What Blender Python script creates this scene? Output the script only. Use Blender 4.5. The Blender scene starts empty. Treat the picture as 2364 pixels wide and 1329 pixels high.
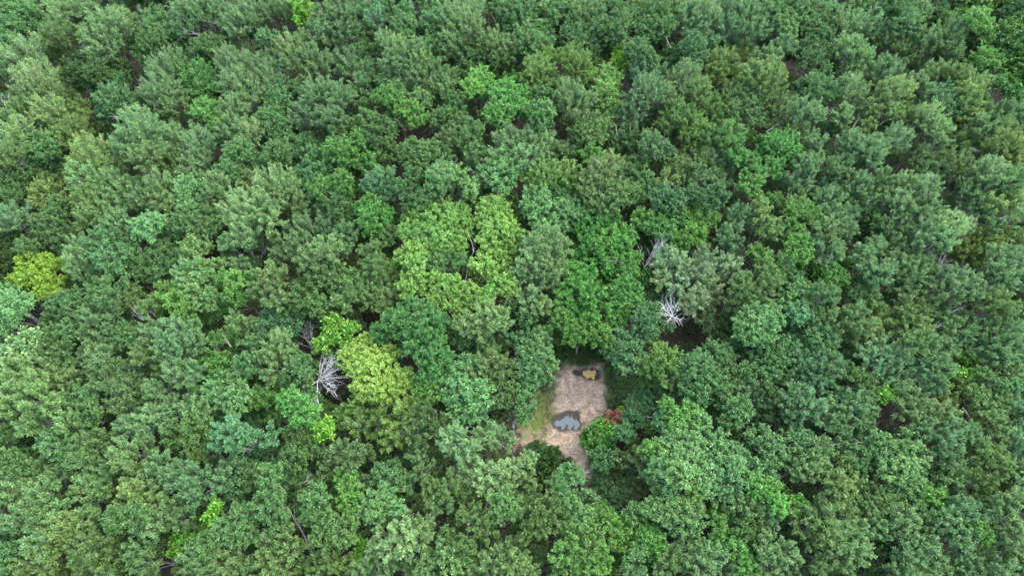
import bpy, math, random
import numpy as np
from mathutils import Vector, Matrix, Euler

S = bpy.context.scene
COLL = S.collection
R_ = math.radians

# ------------------------------------------------------------------ camera, sky, sun, exposure
cam_d = bpy.data.cameras.new("camera")
cam_d.sensor_width = 36.0
cam_d.lens = 24.0
cam_d.clip_start = 0.5
cam_d.clip_end = 3000.0
cam = bpy.data.objects.new("camera", cam_d)
cam.location = (0, 0, 85)
cam.rotation_euler = (R_(27), 0, 0)
COLL.objects.link(cam)
S.camera = cam

SUN_EL, SUN_AZ = 52.0, 60.0          # azimuth clockwise from +Y
w = bpy.data.worlds.new("World")
S.world = w
w.use_nodes = True
nt = w.node_tree
sky = nt.nodes.new("ShaderNodeTexSky")
sky.sky_type = 'NISHITA'
sky.sun_disc = False
sky.sun_elevation = R_(SUN_EL)
sky.sun_rotation = R_(SUN_AZ)
sky.air_density = 1.0
sky.dust_density = 2.0
sky.ozone_density = 1.0
bg = nt.nodes["Background"]
bg.inputs["Strength"].default_value = 0.15
nt.links.new(sky.outputs[0], bg.inputs[0])
sun_d = bpy.data.lights.new("sun", 'SUN')
sun_d.energy = 1.0
sun_d.angle = R_(110)
sun_d.color = (1.0, 0.96, 0.89)
sun = bpy.data.objects.new("sun", sun_d)
sun.rotation_euler = Euler((R_(90 - SUN_EL), 0, R_(180 - SUN_AZ)), 'XYZ')
sun.location = (30, 60, 120)
COLL.objects.link(sun)
vs = S.view_settings
vs.view_transform = 'Standard'
vs.look = 'None'
vs.gamma = 1.0
vs.use_curve_mapping = False
vs.exposure = 3.4

# ------------------------------------------------------------------ materials
def new_mat(name):
    m = bpy.data.materials.new(name)
    m.use_nodes = True
    n = m.node_tree
    n.nodes.clear()
    out = n.nodes.new("ShaderNodeOutputMaterial")
    return m, n, out

def node(n, t, **kw):
    x = n.nodes.new(t)
    for k, v in kw.items():
        if k.startswith("i_"):
            x.inputs[k[2:].replace("_", " ")].default_value = v
        else:
            setattr(x, k, v)
    return x

def leaf_material(name, own=None):
    """Leaf blade: colour of the tree (object colour), each leaf a tone of its own, young leaves at the shoot tips yellower."""
    m, n, out = new_mat(name)
    L = n.links.new
    oi = node(n, "ShaderNodeObjectInfo")
    tone = node(n, "ShaderNodeAttribute", attribute_name="tone")
    sep = node(n, "ShaderNodeSeparateColor")
    L(tone.outputs["Color"], sep.inputs[0])
    val = node(n, "ShaderNodeMapRange", i_To_Min=0.62, i_To_Max=1.42)
    L(sep.outputs[0], val.inputs["Value"])
    hue = node(n, "ShaderNodeMapRange", i_To_Min=0.476, i_To_Max=0.510)
    L(sep.outputs[1], hue.inputs["Value"])
    hsv = node(n, "ShaderNodeHueSaturation")
    L(hue.outputs[0], hsv.inputs["Hue"])
    L(val.outputs[0], hsv.inputs["Value"])
    hsv.inputs["Saturation"].default_value = 1.02
    if own is None:
        L(oi.outputs["Color"], hsv.inputs["Color"])
    else:
        hsv.inputs["Color"].default_value = (*own, 1)
    tip = node(n, "ShaderNodeMath", operation='MULTIPLY')
    L(sep.outputs[2], tip.inputs[0])
    if own is None:
        L(oi.outputs["Alpha"], tip.inputs[1])
    else:
        tip.inputs[1].default_value = 0.1
    mix = node(n, "ShaderNodeMix", data_type='RGBA')
    L(tip.outputs[0], mix.inputs["Factor"])
    L(hsv.outputs[0], mix.inputs[6])
    mix.inputs[7].default_value = (0.22, 0.29, 0.06, 1)
    p = node(n, "ShaderNodeBsdfPrincipled", i_Roughness=0.6)
    p.inputs["Specular IOR Level"].default_value = 0.25
    L(mix.outputs[2], p.inputs["Base Color"])
    t = node(n, "ShaderNodeBsdfTranslucent")
    L(mix.outputs[2], t.inputs["Color"])
    ms = node(n, "ShaderNodeMixShader", i_Fac=0.28)
    L(p.outputs[0], ms.inputs[1])
    L(t.outputs[0], ms.inputs[2])
    L(ms.outputs[0], out.inputs[0])
    return m

def bark_material(name, c1, c2, scale=6.0):
    m, n, out = new_mat(name)
    L = n.links.new
    tc = node(n, "ShaderNodeTexCoord")
    no = node(n, "ShaderNodeTexNoise", i_Scale=scale, i_Detail=5.0)
    L(tc.outputs["Object"], no.inputs["Vector"])
    r = node(n, "ShaderNodeValToRGB")
    r.color_ramp.elements[0].position = 0.35
    r.color_ramp.elements[1].position = 0.68
    r.color_ramp.elements[0].color = (*c1, 1)
    r.color_ramp.elements[1].color = (*c2, 1)
    L(no.outputs["Fac"], r.inputs[0])
    p = node(n, "ShaderNodeBsdfPrincipled", i_Roughness=0.85)
    L(r.outputs[0], p.inputs["Base Color"])
    b = node(n, "ShaderNodeBump", i_Strength=0.5, i_Distance=0.03)
    L(no.outputs["Fac"], b.inputs["Height"])
    L(b.outputs[0], p.inputs["Normal"])
    L(p.outputs[0], out.inputs[0])
    return m

M_LEAF = leaf_material("leaf")
M_BARK = bark_material("bark", (0.07, 0.06, 0.05), (0.26, 0.24, 0.21))
M_TWIG = bark_material("pale_twig", (0.13, 0.12, 0.105), (0.32, 0.30, 0.275), 3.0)
M_DEAD = bark_material("bleached_wood", (0.26, 0.245, 0.235), (0.50, 0.48, 0.46), 5.0)
M_DEAD2 = bark_material("grey_dead_wood", (0.15, 0.135, 0.13), (0.31, 0.29, 0.28), 5.0)

# ------------------------------------------------------------------ mesh helpers
def mesh_from(name, verts, faces, mats, mat_idx=None, tone=None):
    """verts n x 3; faces: list of (m x k int array); tone n x 3 point colours."""
    me = bpy.data.meshes.new(name)
    verts = np.asarray(verts, dtype=np.float32)
    me.vertices.add(len(verts))
    me.vertices.foreach_set("co", verts.ravel())
    loops = np.concatenate([f.ravel() for f in faces]).astype(np.int32)
    sizes = np.concatenate([np.full(len(f), f.shape[1], dtype=np.int32) for f in faces])
    starts = np.concatenate([[0], np.cumsum(sizes)[:-1]]).astype(np.int32)
    me.loops.add(len(loops))
    me.loops.foreach_set("vertex_index", loops)
    me.polygons.add(len(sizes))
    me.polygons.foreach_set("loop_start", starts)
    for m in mats:
        me.materials.append(m)
    if mat_idx is not None:
        me.polygons.foreach_set("material_index", np.asarray(mat_idx, dtype=np.int32))
    if tone is not None:
        a = me.attributes.new("tone", 'FLOAT_COLOR', 'POINT')
        c = np.ones((len(verts), 4), dtype=np.float32)
        c[:, :3] = tone
        a.data.foreach_set("color", c.ravel())
    me.update(calc_edges=True)
    return me

def unit(v):
    return v / np.maximum(np.linalg.norm(v, axis=-1, keepdims=True), 1e-9)

def prisms(A, B, ra, rb, k=3):
    """k-sided tapered sticks from points A to B (m x 3)."""
    A, B = np.asarray(A, float), np.asarray(B, float)
    m = len(A)
    ra = np.broadcast_to(np.asarray(ra, float), (m,))
    rb = np.broadcast_to(np.asarray(rb, float), (m,))
    d = unit(B - A)
    up = np.where(np.abs(d[:, 2:3]) > 0.9, np.array([[1.0, 0, 0]]), np.array([[0, 0, 1.0]]))
    u = unit(np.cross(d, up))
    v = np.cross(d, u)
    vs_, fs = [], []
    for j in range(k):
        a = 2 * math.pi * j / k
        o = u * math.cos(a) + v * math.sin(a)
        vs_.append(A + o * ra[:, None])
        vs_.append(B + o * rb[:, None])
    V = np.stack(vs_, axis=1).reshape(-1, 3)
    base = np.arange(m)[:, None] * (2 * k)
    for j in range(k):
        q = (j + 1) % k
        fs.append(np.concatenate([base + 2 * j, base + 2 * q, base + 2 * q + 1, base + 2 * j + 1], axis=1))
    return V, np.concatenate(fs)

def tube(pts, rad, k=7, caps=True):
    """One welded tube along a polyline."""
    pts = np.asarray(pts, float)
    n = len(pts)
    t = np.gradient(pts, axis=0)
    t = unit(t)
    ref = np.array([1.0, 0, 0]) if abs(t[0][0]) < 0.8 else np.array([0, 1.0, 0])
    V = []
    for i in range(n):
        u = unit(np.cross(t[i], ref)[None])[0]
        v = np.cross(t[i], u)
        for j in range(k):
            a = 2 * math.pi * j / k
            V.append(pts[i] + (u * math.cos(a) + v * math.sin(a)) * rad[i])
    F = []
    for i in range(n - 1):
        for j in range(k):
            q = (j + 1) % k
            F.append((i * k + j, i * k + q, (i + 1) * k + q, (i + 1) * k + j))
    return np.array(V), np.array(F)

def bez(P0, P1, P2, t):
    t = t[..., None]
    return (1 - t) ** 2 * P0 + 2 * t * (1 - t) * P1 + t ** 2 * P2

HABIT = {
    #            plumes twigs leaves  L     W    spread lift  twig_r
    "feather": (15.0, 15, 32, 0.185, 0.080, 0.50, 0.65, 0.012),
    "broad":   (15.0, 13, 32, 0.195, 0.115, 0.80, 0.30, 0.010),
    "sparse":  (14.0, 15, 29, 0.185, 0.078, 0.50, 0.65, 0.014),
    "big":     (9.0, 11, 15, 0.37, 0.225, 0.85, 0.15, 0.012),
}

def leaf_fan(g, A, d, ln, per, Lf, Wf, jit, loose):
    """Leaves along shoots starting at A (m x 3), direction d, length ln -> verts, faces, tone."""
    m = len(A)
    s = g.uniform(0.12, 1.0, (m, per)) ** 0.8
    P = A[:, None] + d[:, None] * (ln[:, None] * s)[..., None] + g.normal(0, jit, (m, per, 3))
    dirs = unit(d[:, None] * 0.75 + g.normal(0, loose, (m, per, 3)) + np.array([0, 0, 0.1]))
    nrm = unit(g.normal(0, 0.55, (m, per, 3)) + np.array([0, 0, 0.75]))
    side = unit(np.cross(dirs, nrm))
    nn = np.cross(side, dirs)
    P, dirs, side, nn = (x.reshape(-1, 3) for x in (P, dirs, side, nn))
    q = len(P)
    ll = Lf * g.uniform(0.65, 1.25, (q, 1))
    ww = Wf * g.uniform(0.7, 1.25, (q, 1)) * 0.5
    v0 = P - dirs * ll * 0.1
    v1 = P + dirs * ll * 0.42 + side * ww + nn * ww * 0.35
    v2 = P + dirs * ll * 0.9 - np.array([0, 0, 1.0]) * ll * 0.12
    v3 = P + dirs * ll * 0.42 - side * ww + nn * ww * 0.35
    V = np.stack([v0, v1, v2, v3], axis=1).reshape(-1, 3)
    F = np.arange(q * 4).reshape(-1, 4)
    t = np.empty((q, 3))
    t[:, 0] = g.uniform(0, 1, q)
    t[:, 1] = g.uniform(0, 1, q)
    t[:, 2] = (np.clip((s.reshape(-1) - 0.45) / 0.4, 0, 1)) * (g.uniform(0, 1, q) < 0.75)
    return V, F, np.repeat(t, 4, axis=0)

def make_clump(seed, r, habit):
    """A spray of leafy shoots: stems fan out from a base, twigs fan out from the stems, leaves sit along the twigs."""
    g = np.random.default_rng(seed)
    npl, ntw, nlf, Lf, Wf, spread, lift, tw_r = HABIT[habit]
    n = int(round(npl * (r / 1.8) ** 1.5)) + 1
    i = np.arange(n)
    z = 1 - (i + 0.5) / n * 1.12
    phi = np.arccos(np.clip(z, -1, 1)) + g.normal(0, 0.10, n)
    th = i * 2.39996 + g.uniform(0, 6.28) + g.normal(0, 0.25, n)
    ext = g.uniform(0.72, 1.08, n)
    tipp = np.stack([np.sin(phi) * np.cos(th), np.sin(phi) * np.sin(th), np.cos(phi) * 0.78], 1) * (r * 0.80 * ext)[:, None]
    B = np.tile(np.array([[0, 0, -0.75 * r]]), (n, 1)) + g.normal(0, 0.06 * r, (n, 3))
    mid = B * 0.45 + tipp * np.array([0.62, 0.62, 0.25])
    V, F, MI, T = [], [], [], []
    off = 0
    def add(v, f, mi, t=None):
        nonlocal off
        V.append(v); F.append(f + off); MI.append(np.full(len(f), mi))
        T.append(np.full((len(v), 3), 0.5) if t is None else t)
        off += len(v)
    ts = np.linspace(0, 1, 5)
    for a in range(4):
        pa = bez(B, mid, tipp, np.full(n, ts[a])); pb = bez(B, mid, tipp, np.full(n, ts[a + 1]))
        ra = tw_r * 2.6 * (1 - 0.75 * ts[a]); rb = tw_r * 2.6 * (1 - 0.75 * ts[a + 1])
        add(*prisms(pa, pb, ra, rb), 1)
    tt = g.uniform(0.35, 1.0, (n, ntw))
    tt[:, 0] = 1.0
    A = bez(B[:, None], mid[:, None], tipp[:, None], tt)
    D = unit(bez(B[:, None], mid[:, None], tipp[:, None], np.clip(tt + 0.05, 0, 1.05)) - bez(B[:, None], mid[:, None], tipp[:, None], tt - 0.05))
    out = unit(A - np.array([0, 0, -0.4 * r]))
    D = unit(D * 0.6 + out * 0.35 + g.normal(0, spread * 0.75, (n, ntw, 3)) + np.array([0, 0, lift * 0.55]))
    ln = (r * g.uniform(0.17, 0.37, (n, ntw)) * (1.15 - 0.4 * tt)) + 0.12
    A, D, ln = A.reshape(-1, 3), D.reshape(-1, 3), ln.reshape(-1)
    add(*prisms(A, A + D * ln[:, None], tw_r, tw_r * 0.35), 1)
    v, f, t = leaf_fan(g, A, D, ln, nlf, Lf, Wf, 0.07 if habit != "big" else 0.13, 0.38 if habit in ("feather", "sparse") else 0.6)
    add(v, f, 0, t)
    return mesh_from("leaf_clump_" + habit, np.concatenate(V), F, [M_LEAF, M_TWIG], np.concatenate(MI), np.concatenate(T))

SIZES = (1.15, 1.5, 1.9, 2.4, 3.0)
NVAR = 5
CLUMPS = {}
for hi, hb in enumerate(HABIT):
    for si, r in enumerate(SIZES):
        if hb == "big" and si > 2:
            continue
        CLUMPS[hb, si] = [make_clump(1000 * hi + 50 * si + v, r, hb) for v in range(NVAR)]

def make_trunk(seed):
    g = np.random.default_rng(seed)
    n = 9
    zz = np.linspace(0, 1, n)
    wob = np.cumsum(g.normal(0, 0.012, (n, 2)), axis=0)
    pts = np.stack([wob[:, 0], wob[:, 1], zz], 1)
    pts[0] = (0, 0, -0.02)
    rad = 1.0 - 0.55 * zz
    rad[0] = 1.7
    rad[1] = 1.08
    return pts, rad

TRUNKS = [make_trunk(s) for s in range(8)]
def trunk_mesh(i, hgt, r0):
    pts, rad = TRUNKS[i]
    V, F = tube(pts * np.array([hgt, hgt, hgt]), rad * r0, 7)
    return mesh_from("trunk", V, [F], [M_BARK])
TRUNK_M = [[trunk_mesh(i, h, 0.11 + 0.012 * h) for h in (2.2, 4.5, 6.5)] for i in range(8)]

def limb_mesh(seed):
    g = np.random.default_rng(seed)
    n = 7
    t = np.linspace(0, 1, n)
    a = g.uniform(0.05, 0.16)
    pts = np.stack([np.sin(t * math.pi) * a + np.cumsum(g.normal(0, 0.012, n)), np.cumsum(g.normal(0, 0.015, n)), t], 1)
    pts[0, :2] = 0
    pts[-1, :2] *= 0.3
    V, F = tube(pts, 0.022 * (1 - 0.6 * t), 5)
    parts, faces, off = [V], [F], len(V)
    # a few bare side shoots, rooted on the limb
    for k in range(4):
        i = int(g.integers(2, n - 1))
        d = unit(np.array([[g.normal(), g.normal(), 1.1]]))[0]
        e = pts[i] + d * g.uniform(0.15, 0.32)
        v, f = prisms([pts[i]], [e], 0.011, 0.004, 4)
        parts.append(v); faces.append(f + off); off += len(v)
    return mesh_from("limb", np.concatenate(parts), faces, [M_TWIG])
LIMBS = [limb_mesh(70 + s) for s in range(10)]

# ------------------------------------------------------------------ ground
BARE = [(5.94,31.53),(7.07,32.26),(8.44,32.12),(9.52,31.68),(10.52,32.26),(12.04,32.26),(11.95,30.81),(11.97,28.94),(12.26,26.97),(11.75,25.32),(10.45,23.56),(9.14,23.69),(8.62,22.49),(8.81,20.78),(9.58,19.48),(9.91,17.20),(9.17,16.45),(8.84,17.45),(8.12,18.40),(6.11,19.94),(4.45,20.84),(3.81,21.43),(3.43,21.96),(3.96,22.62),(4.51,23.29),(4.93,24.50),(5.25,26.42),(5.29,27.95),(5.76,30.09)]
GRASS = [(3.54,28.24),(5.30,28.24),(5.25,26.42),(4.94,24.64),(4.37,23.29),(2.92,22.76),(1.34,23.16),(1.88,24.23),(2.96,25.87)]
ROUGH = [(1.34,23.56),(4.38,23.56),(4.19,21.04),(3.03,21.43),(1.06,20.78),(0.81,22.36)]
POND = [(4.99,24.30),(5.27,24.77),(5.75,25.11),(6.42,25.39),(6.83,25.70),(7.37,25.83),(7.90,25.70),(8.44,25.87),(8.62,25.46),(8.65,24.64),(8.82,23.96),(8.53,23.29),(7.93,23.08),(7.27,23.26),(6.74,23.05),(5.95,23.13),(5.30,23.56)]
MUD = [(7.91,30.88),(8.13,31.31),(8.75,31.21),(9.37,31.39),(10.06,31.33),(10.75,31.53),(11.55,31.02),(11.61,30.23),(11.00,29.77),(10.39,29.83),(9.72,30.01),(9.05,30.34),(8.30,30.44)]
POND_SKY_OUTLINE = [(5.32,24.03),(5.52,24.30),(5.86,24.50),(6.02,24.34),(6.40,24.64),(6.67,24.75),(6.74,25.05),(6.94,24.94),(7.21,25.18),(7.33,24.80),(7.61,25.05),(7.73,24.75),(8.05,24.50),(8.23,24.61),(8.37,24.30),(8.57,24.16),(8.61,23.69),(8.41,23.53),(8.20,23.22),(7.93,23.16),(7.81,23.45),(7.98,23.83),(7.77,23.76),(7.54,23.42),(7.41,23.26),(7.01,23.37),(7.10,23.89),(6.90,23.89),(6.69,23.49),(6.48,23.22),(6.25,23.29),(6.23,23.62),(6.04,23.73),(5.70,23.61),(5.51,23.76)]  # sky-reflecting part of the water; scallops shape in the surrounding trees' reflections
MUD_SKY_OUTLINE = [(9.28,30.95),(9.50,31.17),(9.70,31.07),(9.91,31.21),(10.32,31.17),(10.52,31.02),(10.81,31.21),(11.07,31.02),(11.01,30.66),(10.83,30.37),(10.83,29.97),(10.56,29.87),(10.41,30.16),(10.21,30.26),(10.06,30.01),(9.72,30.09),(9.57,30.32),(9.33,30.49)]  # jagged edge likewise drawn in for tree reflections, not the shoreline

def signed(P, poly):
    """Signed distance (positive inside) of points P (n x 2) to a polygon."""
    poly = np.array(poly)
    a, b = poly, np.roll(poly, -1, axis=0)
    d = np.full(len(P), 1e9)
    ins = np.zeros(len(P), bool)
    for p, q in zip(a, b):
        e = q - p
        t = np.clip(((P - p) @ e) / (e @ e), 0, 1)
        d = np.minimum(d, np.linalg.norm(P - p - t[:, None] * e, axis=1))
        c = (p[1] > P[:, 1]) != (q[1] > P[:, 1])
        with np.errstate(divide='ignore', invalid='ignore'):
            xx = p[0] + (P[:, 1] - p[1]) * e[0] / e[1]
        ins ^= c & (P[:, 0] < xx)
    return np.where(ins, d, -d)

def vnoise(P, scale, seed):
    """Smooth value noise on a lattice."""
    g = np.random.default_rng(seed)
    tab = g.uniform(-1, 1, (256, 256))
    q = P / scale
    i = np.floor(q).astype(int)
    f = q - i
    f = f * f * (3 - 2 * f)
    def at(dx, dy): return tab[(i[:, 0] + dx) % 256, (i[:, 1] + dy) % 256]
    return (at(0, 0) * (1 - f[:, 0]) + at(1, 0) * f[:, 0]) * (1 - f[:, 1]) + (at(0, 1) * (1 - f[:, 0]) + at(1, 1) * f[:, 0]) * f[:, 1]

cx0, cy0 = np.mean(np.array(BARE), axis=0)
xs = np.unique(np.concatenate([np.arange(cx0 - 12, cx0 + 12.01, 0.15), np.linspace(-160, 160, 41), np.array([-1500, -600, -300, 300, 600, 1500.0])]))
ys = np.unique(np.concatenate([np.arange(cy0 - 14, cy0 + 14.01, 0.15), np.linspace(-60, 180, 31), np.array([-1500, -600, -200, 350, 700, 1500.0])]))
gx, gy = np.meshgrid(xs, ys)
GP = np.stack([gx.ravel(), gy.ravel()], 1)
nz = vnoise(GP, 0.9, 1) * 0.5 + vnoise(GP, 0.35, 2) * 0.3
def soft(s, w): return np.clip((s + w) / (2 * w), 0, 1)
bare = soft(signed(GP, BARE) + nz * 0.9, 0.45)
rough = soft(signed(GP, ROUGH) + nz * 1.6, 0.8) * 0.5
bare = np.maximum(bare, rough)
grass = soft(signed(GP, GRASS) + nz * 1.6, 0.7)
sp, sm = signed(GP, POND), signed(GP, MUD)
wet_tree_reflection = np.maximum(soft(sp + nz * 0.25 + 0.10, 0.17), soft(sm + nz * 0.28 + 0.12, 0.17))  # wet mud rim, also painting the trees' dark reflection round both puddles
dip = np.maximum(np.clip((sp + 0.35) / 0.9, 0, 1), np.clip((sm + 0.3) / 0.8, 0, 1))
GZ = -0.08 * dip * dip * (3 - 2 * dip) + (0.03 * vnoise(GP, 0.7, 4) + 0.025 * vnoise(GP, 0.33, 6)) * (dip < 0.01)
nx, ny = len(xs), len(ys)
idx = np.arange(nx * ny).reshape(ny, nx)
quads = np.stack([idx[:-1, :-1], idx[:-1, 1:], idx[1:, 1:], idx[1:, :-1]], -1).reshape(-1, 4)

def ground_material():
    m, n, out = new_mat("forest_soil")
    L = n.links.new
    at_ = node(n, "ShaderNodeAttribute", attribute_name="tone")
    sep = node(n, "ShaderNodeSeparateColor")
    L(at_.outputs["Color"], sep.inputs[0])
    tc = node(n, "ShaderNodeTexCoord")
    def noise(scale, detail=4.0, rough=0.6):
        x = node(n, "ShaderNodeTexNoise", i_Scale=scale, i_Detail=detail, i_Roughness=rough)
        L(tc.outputs["Object"], x.inputs["Vector"])
        return x
    def ramp(src, stops):
        r = node(n, "ShaderNodeValToRGB")
        e = r.color_ramp.elements
        while len(e) < len(stops):
            e.new(0.5)
        for x, (p, c) in zip(e, stops):
            x.position = p; x.color = (*c, 1)
        L(src, r.inputs[0])
        return r
    def mix(f, a, b):
        x = node(n, "ShaderNodeMix", data_type='RGBA')
        L(f, x.inputs["Factor"]); L(a, x.inputs[6]); L(b, x.inputs[7])
        return x.outputs[2]
    litter = ramp(noise(2.2, 8, 0.75).outputs["Fac"], [(0.3, (0.012, 0.011, 0.007)), (0.5, (0.026, 0.022, 0.014)), (0.7, (0.052, 0.042, 0.030))])
    soil_f = noise(5.5, 9, 0.82)
    soil = ramp(soil_f.outputs["Fac"], [(0.30, (0.085, 0.068, 0.050)), (0.46, (0.235, 0.190, 0.142)), (0.62, (0.36, 0.300, 0.228)), (0.75, (0.48, 0.42, 0.33))])
    patch = noise(0.42, 3, 0.5)
    sand = ramp(noise(3.0, 6, 0.7).outputs["Fac"], [(0.3, (0.30, 0.215, 0.145)), (0.7, (0.46, 0.36, 0.25))])
    pr = ramp(patch.outputs["Fac"], [(0.44, (0, 0, 0)), (0.62, (0.85, 0.85, 0.85))])
    soil2 = mix(pr.outputs[0], soil.outputs[0], sand.outputs[0])
    mot = ramp(noise(1.1, 5, 0.65).outputs["Fac"], [(0.36, (0.74, 0.74, 0.72)), (0.60, (1.28, 1.28, 1.26))])
    mm = node(n, "ShaderNodeMix", data_type='RGBA', blend_type='MULTIPLY')
    mm.inputs["Factor"].default_value = 1.0
    L(soil2, mm.inputs[6]); L(mot.outputs[0], mm.inputs[7])
    soil2 = mm.outputs[2]
    turf = ramp(noise(3.5, 8, 0.8).outputs["Fac"], [(0.3, (0.035, 0.055, 0.012)), (0.5, (0.10, 0.13, 0.035)), (0.7, (0.22, 0.19, 0.10))])
    mud_reflection_c = ramp(noise(3.0, 6, 0.7).outputs["Fac"], [(0.3, (0.022, 0.020, 0.013)), (0.7, (0.055, 0.047, 0.033))])  # dark mud colour that doubles as painted tree reflection at the puddle edges
    c = mix(sep.outputs[0], litter.outputs[0], soil2)
    c = mix(sep.outputs[1], c, turf.outputs[0])
    c = mix(sep.outputs[2], c, mud_reflection_c.outputs[0])
    p = node(n, "ShaderNodeBsdfPrincipled", i_Roughness=0.9)
    p.inputs["Specular IOR Level"].default_value = 0.12
    rr = node(n, "ShaderNodeMapRange", i_To_Min=0.92, i_To_Max=0.62)
    L(sep.outputs[2], rr.inputs["Value"]); L(rr.outputs[0], p.inputs["Roughness"])
    L(c, p.inputs["Base Color"])
    b = node(n, "ShaderNodeBump", i_Strength=0.6, i_Distance=0.06)
    L(soil_f.outputs["Fac"], b.inputs["Height"]); L(b.outputs[0], p.inputs["Normal"])
    L(p.outputs[0], out.inputs[0])
    return m

gm = mesh_from("ground", np.stack([GP[:, 0], GP[:, 1], GZ], 1), [quads], [ground_material()], None, np.stack([bare, grass, wet_tree_reflection], 1))
ground = bpy.data.objects.new("ground", gm)
ground["kind"] = "structure"
ground["label"] = "brown forest floor with a bare tan clearing"
COLL.objects.link(ground)

def water_material(name, base, ior, spec):
    m, n, out = new_mat(name)
    p = node(n, "ShaderNodeBsdfPrincipled", i_Roughness=0.03, i_IOR=ior)
    p.inputs["Base Color"].default_value = (*base, 1)
    p.inputs["Specular IOR Level"].default_value = spec
    tc = node(n, "ShaderNodeTexCoord")
    no = node(n, "ShaderNodeTexNoise", i_Scale=1.2, i_Detail=2.0)
    n.links.new(tc.outputs["Object"], no.inputs["Vector"])
    b = node(n, "ShaderNodeBump", i_Strength=0.05, i_Distance=0.02)
    n.links.new(no.outputs["Fac"], b.inputs["Height"])
    n.links.new(b.outputs[0], p.inputs["Normal"])
    n.links.new(p.outputs[0], out.inputs[0])
    return m

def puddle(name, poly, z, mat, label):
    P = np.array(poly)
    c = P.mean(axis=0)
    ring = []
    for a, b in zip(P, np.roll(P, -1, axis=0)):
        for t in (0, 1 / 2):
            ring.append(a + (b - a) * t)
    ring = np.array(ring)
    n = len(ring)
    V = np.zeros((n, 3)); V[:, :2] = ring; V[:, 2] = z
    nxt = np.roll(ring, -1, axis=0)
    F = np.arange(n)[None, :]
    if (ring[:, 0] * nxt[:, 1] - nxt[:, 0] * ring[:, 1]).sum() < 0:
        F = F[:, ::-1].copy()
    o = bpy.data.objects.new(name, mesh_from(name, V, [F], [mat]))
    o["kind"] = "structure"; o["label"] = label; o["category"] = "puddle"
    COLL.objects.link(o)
puddle("water", POND_SKY_OUTLINE, -0.035, water_material("pond_water", (0.042, 0.060, 0.066), 1.32, 0.5), "grey puddle mirroring the sky in the bare clearing")
puddle("water", MUD_SKY_OUTLINE, -0.03, water_material("muddy_water", (0.34, 0.245, 0.10), 1.33, 0.3), "small muddy yellow puddle at the far end of the clearing")

# ------------------------------------------------------------------ trees
#  class: (object name, category, habit, linear leaf colour, amount of yellow young shoots)
KIND = {
 'g': ("broadleaf_tree", "tree", "broad", (.046, .112, .029), .06),
 'b': ("broadleaf_tree", "tree", "broad", (.050, .150, .028), .12),
 'B': ("broadleaf_tree", "tree", "broad", (.036, .132, .022), .14),
 'k': ("broadleaf_tree", "tree", "broad", (.094, .208, .040), .22),
 'e': ("broadleaf_tree", "tree", "broad", (.034, .115, .026), .08),
 'f': ("broadleaf_tree", "tree", "broad", (.068, .160, .050), .14),
 'c': ("broadleaf_tree", "tree", "feather", (.064, .152, .034), .30),
 't': ("broadleaf_tree", "tree", "broad", (.050, .122, .036), .04),
 'T': ("broadleaf_tree", "tree", "broad", (.070, .168, .050), .06),
 'd': ("broadleaf_tree", "tree", "broad", (.030, .076, .018), .02),
 'P': ("broadleaf_tree", "tree", "big", (.084, .165, .056), .2),
 'p': ("feathery_tree", "tree", "feather", (.078, .154, .052), .10),
 'a': ("feathery_tree", "tree", "feather", (.082, .160, .048), .24),
 'o': ("feathery_tree", "tree", "feather", (.062, .128, .036), .12),
 'y': ("feathery_tree", "tree", "feather", (.074, .146, .040), .32),
 's': ("silver_leaf_tree", "tree", "sparse", (.094, .178, .060), .05),
 'm': ("silver_leaf_tree", "tree", "feather", (.165, .255, .105), .06),
 'q': ("silver_leaf_tree", "tree", "feather", (.118, .214, .078), .10),
 'A': ("silver_leaf_tree", "tree", "feather", (.066, .158, .060), .04),
 'Y': ("yellow_leaf_tree", "tree", "broad", (.098, .195, .014), .25),
 'V': ("yellow_leaf_tree", "tree", "broad", (.140, .260, .045), .36),
 'L': ("young_tree", "tree", "big", (.066, .205, .022), .2),
 'l': ("shrub", "shrub", "big", (.062, .195, .022), .3),
 'D': ("shrub", "shrub", "big", (.026, .092, .014), .12),
 'r': ("shrub", "shrub", "feather", (.085, .130, .042), .25),
 'u': ("shrub", "shrub", "broad", (.054, .122, .046), .05),
 'G': ("shrub", "shrub", "broad", (.030, .078, .018), .04),
 'R': ("shrub", "shrub", "sparse", (.200, .095, .055), .1),
}
GROUPS = {"broadleaf_tree": "leafy trees of the closed canopy", "feathery_tree": "feathery trees of the closed canopy",
          "silver_leaf_tree": "silvery trees of the closed canopy", "young_tree": "lime green young trees in the gaps",
          "yellow_leaf_tree": "yellow leaved trees", "shrub": "shrubs round the clearing"}
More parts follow.
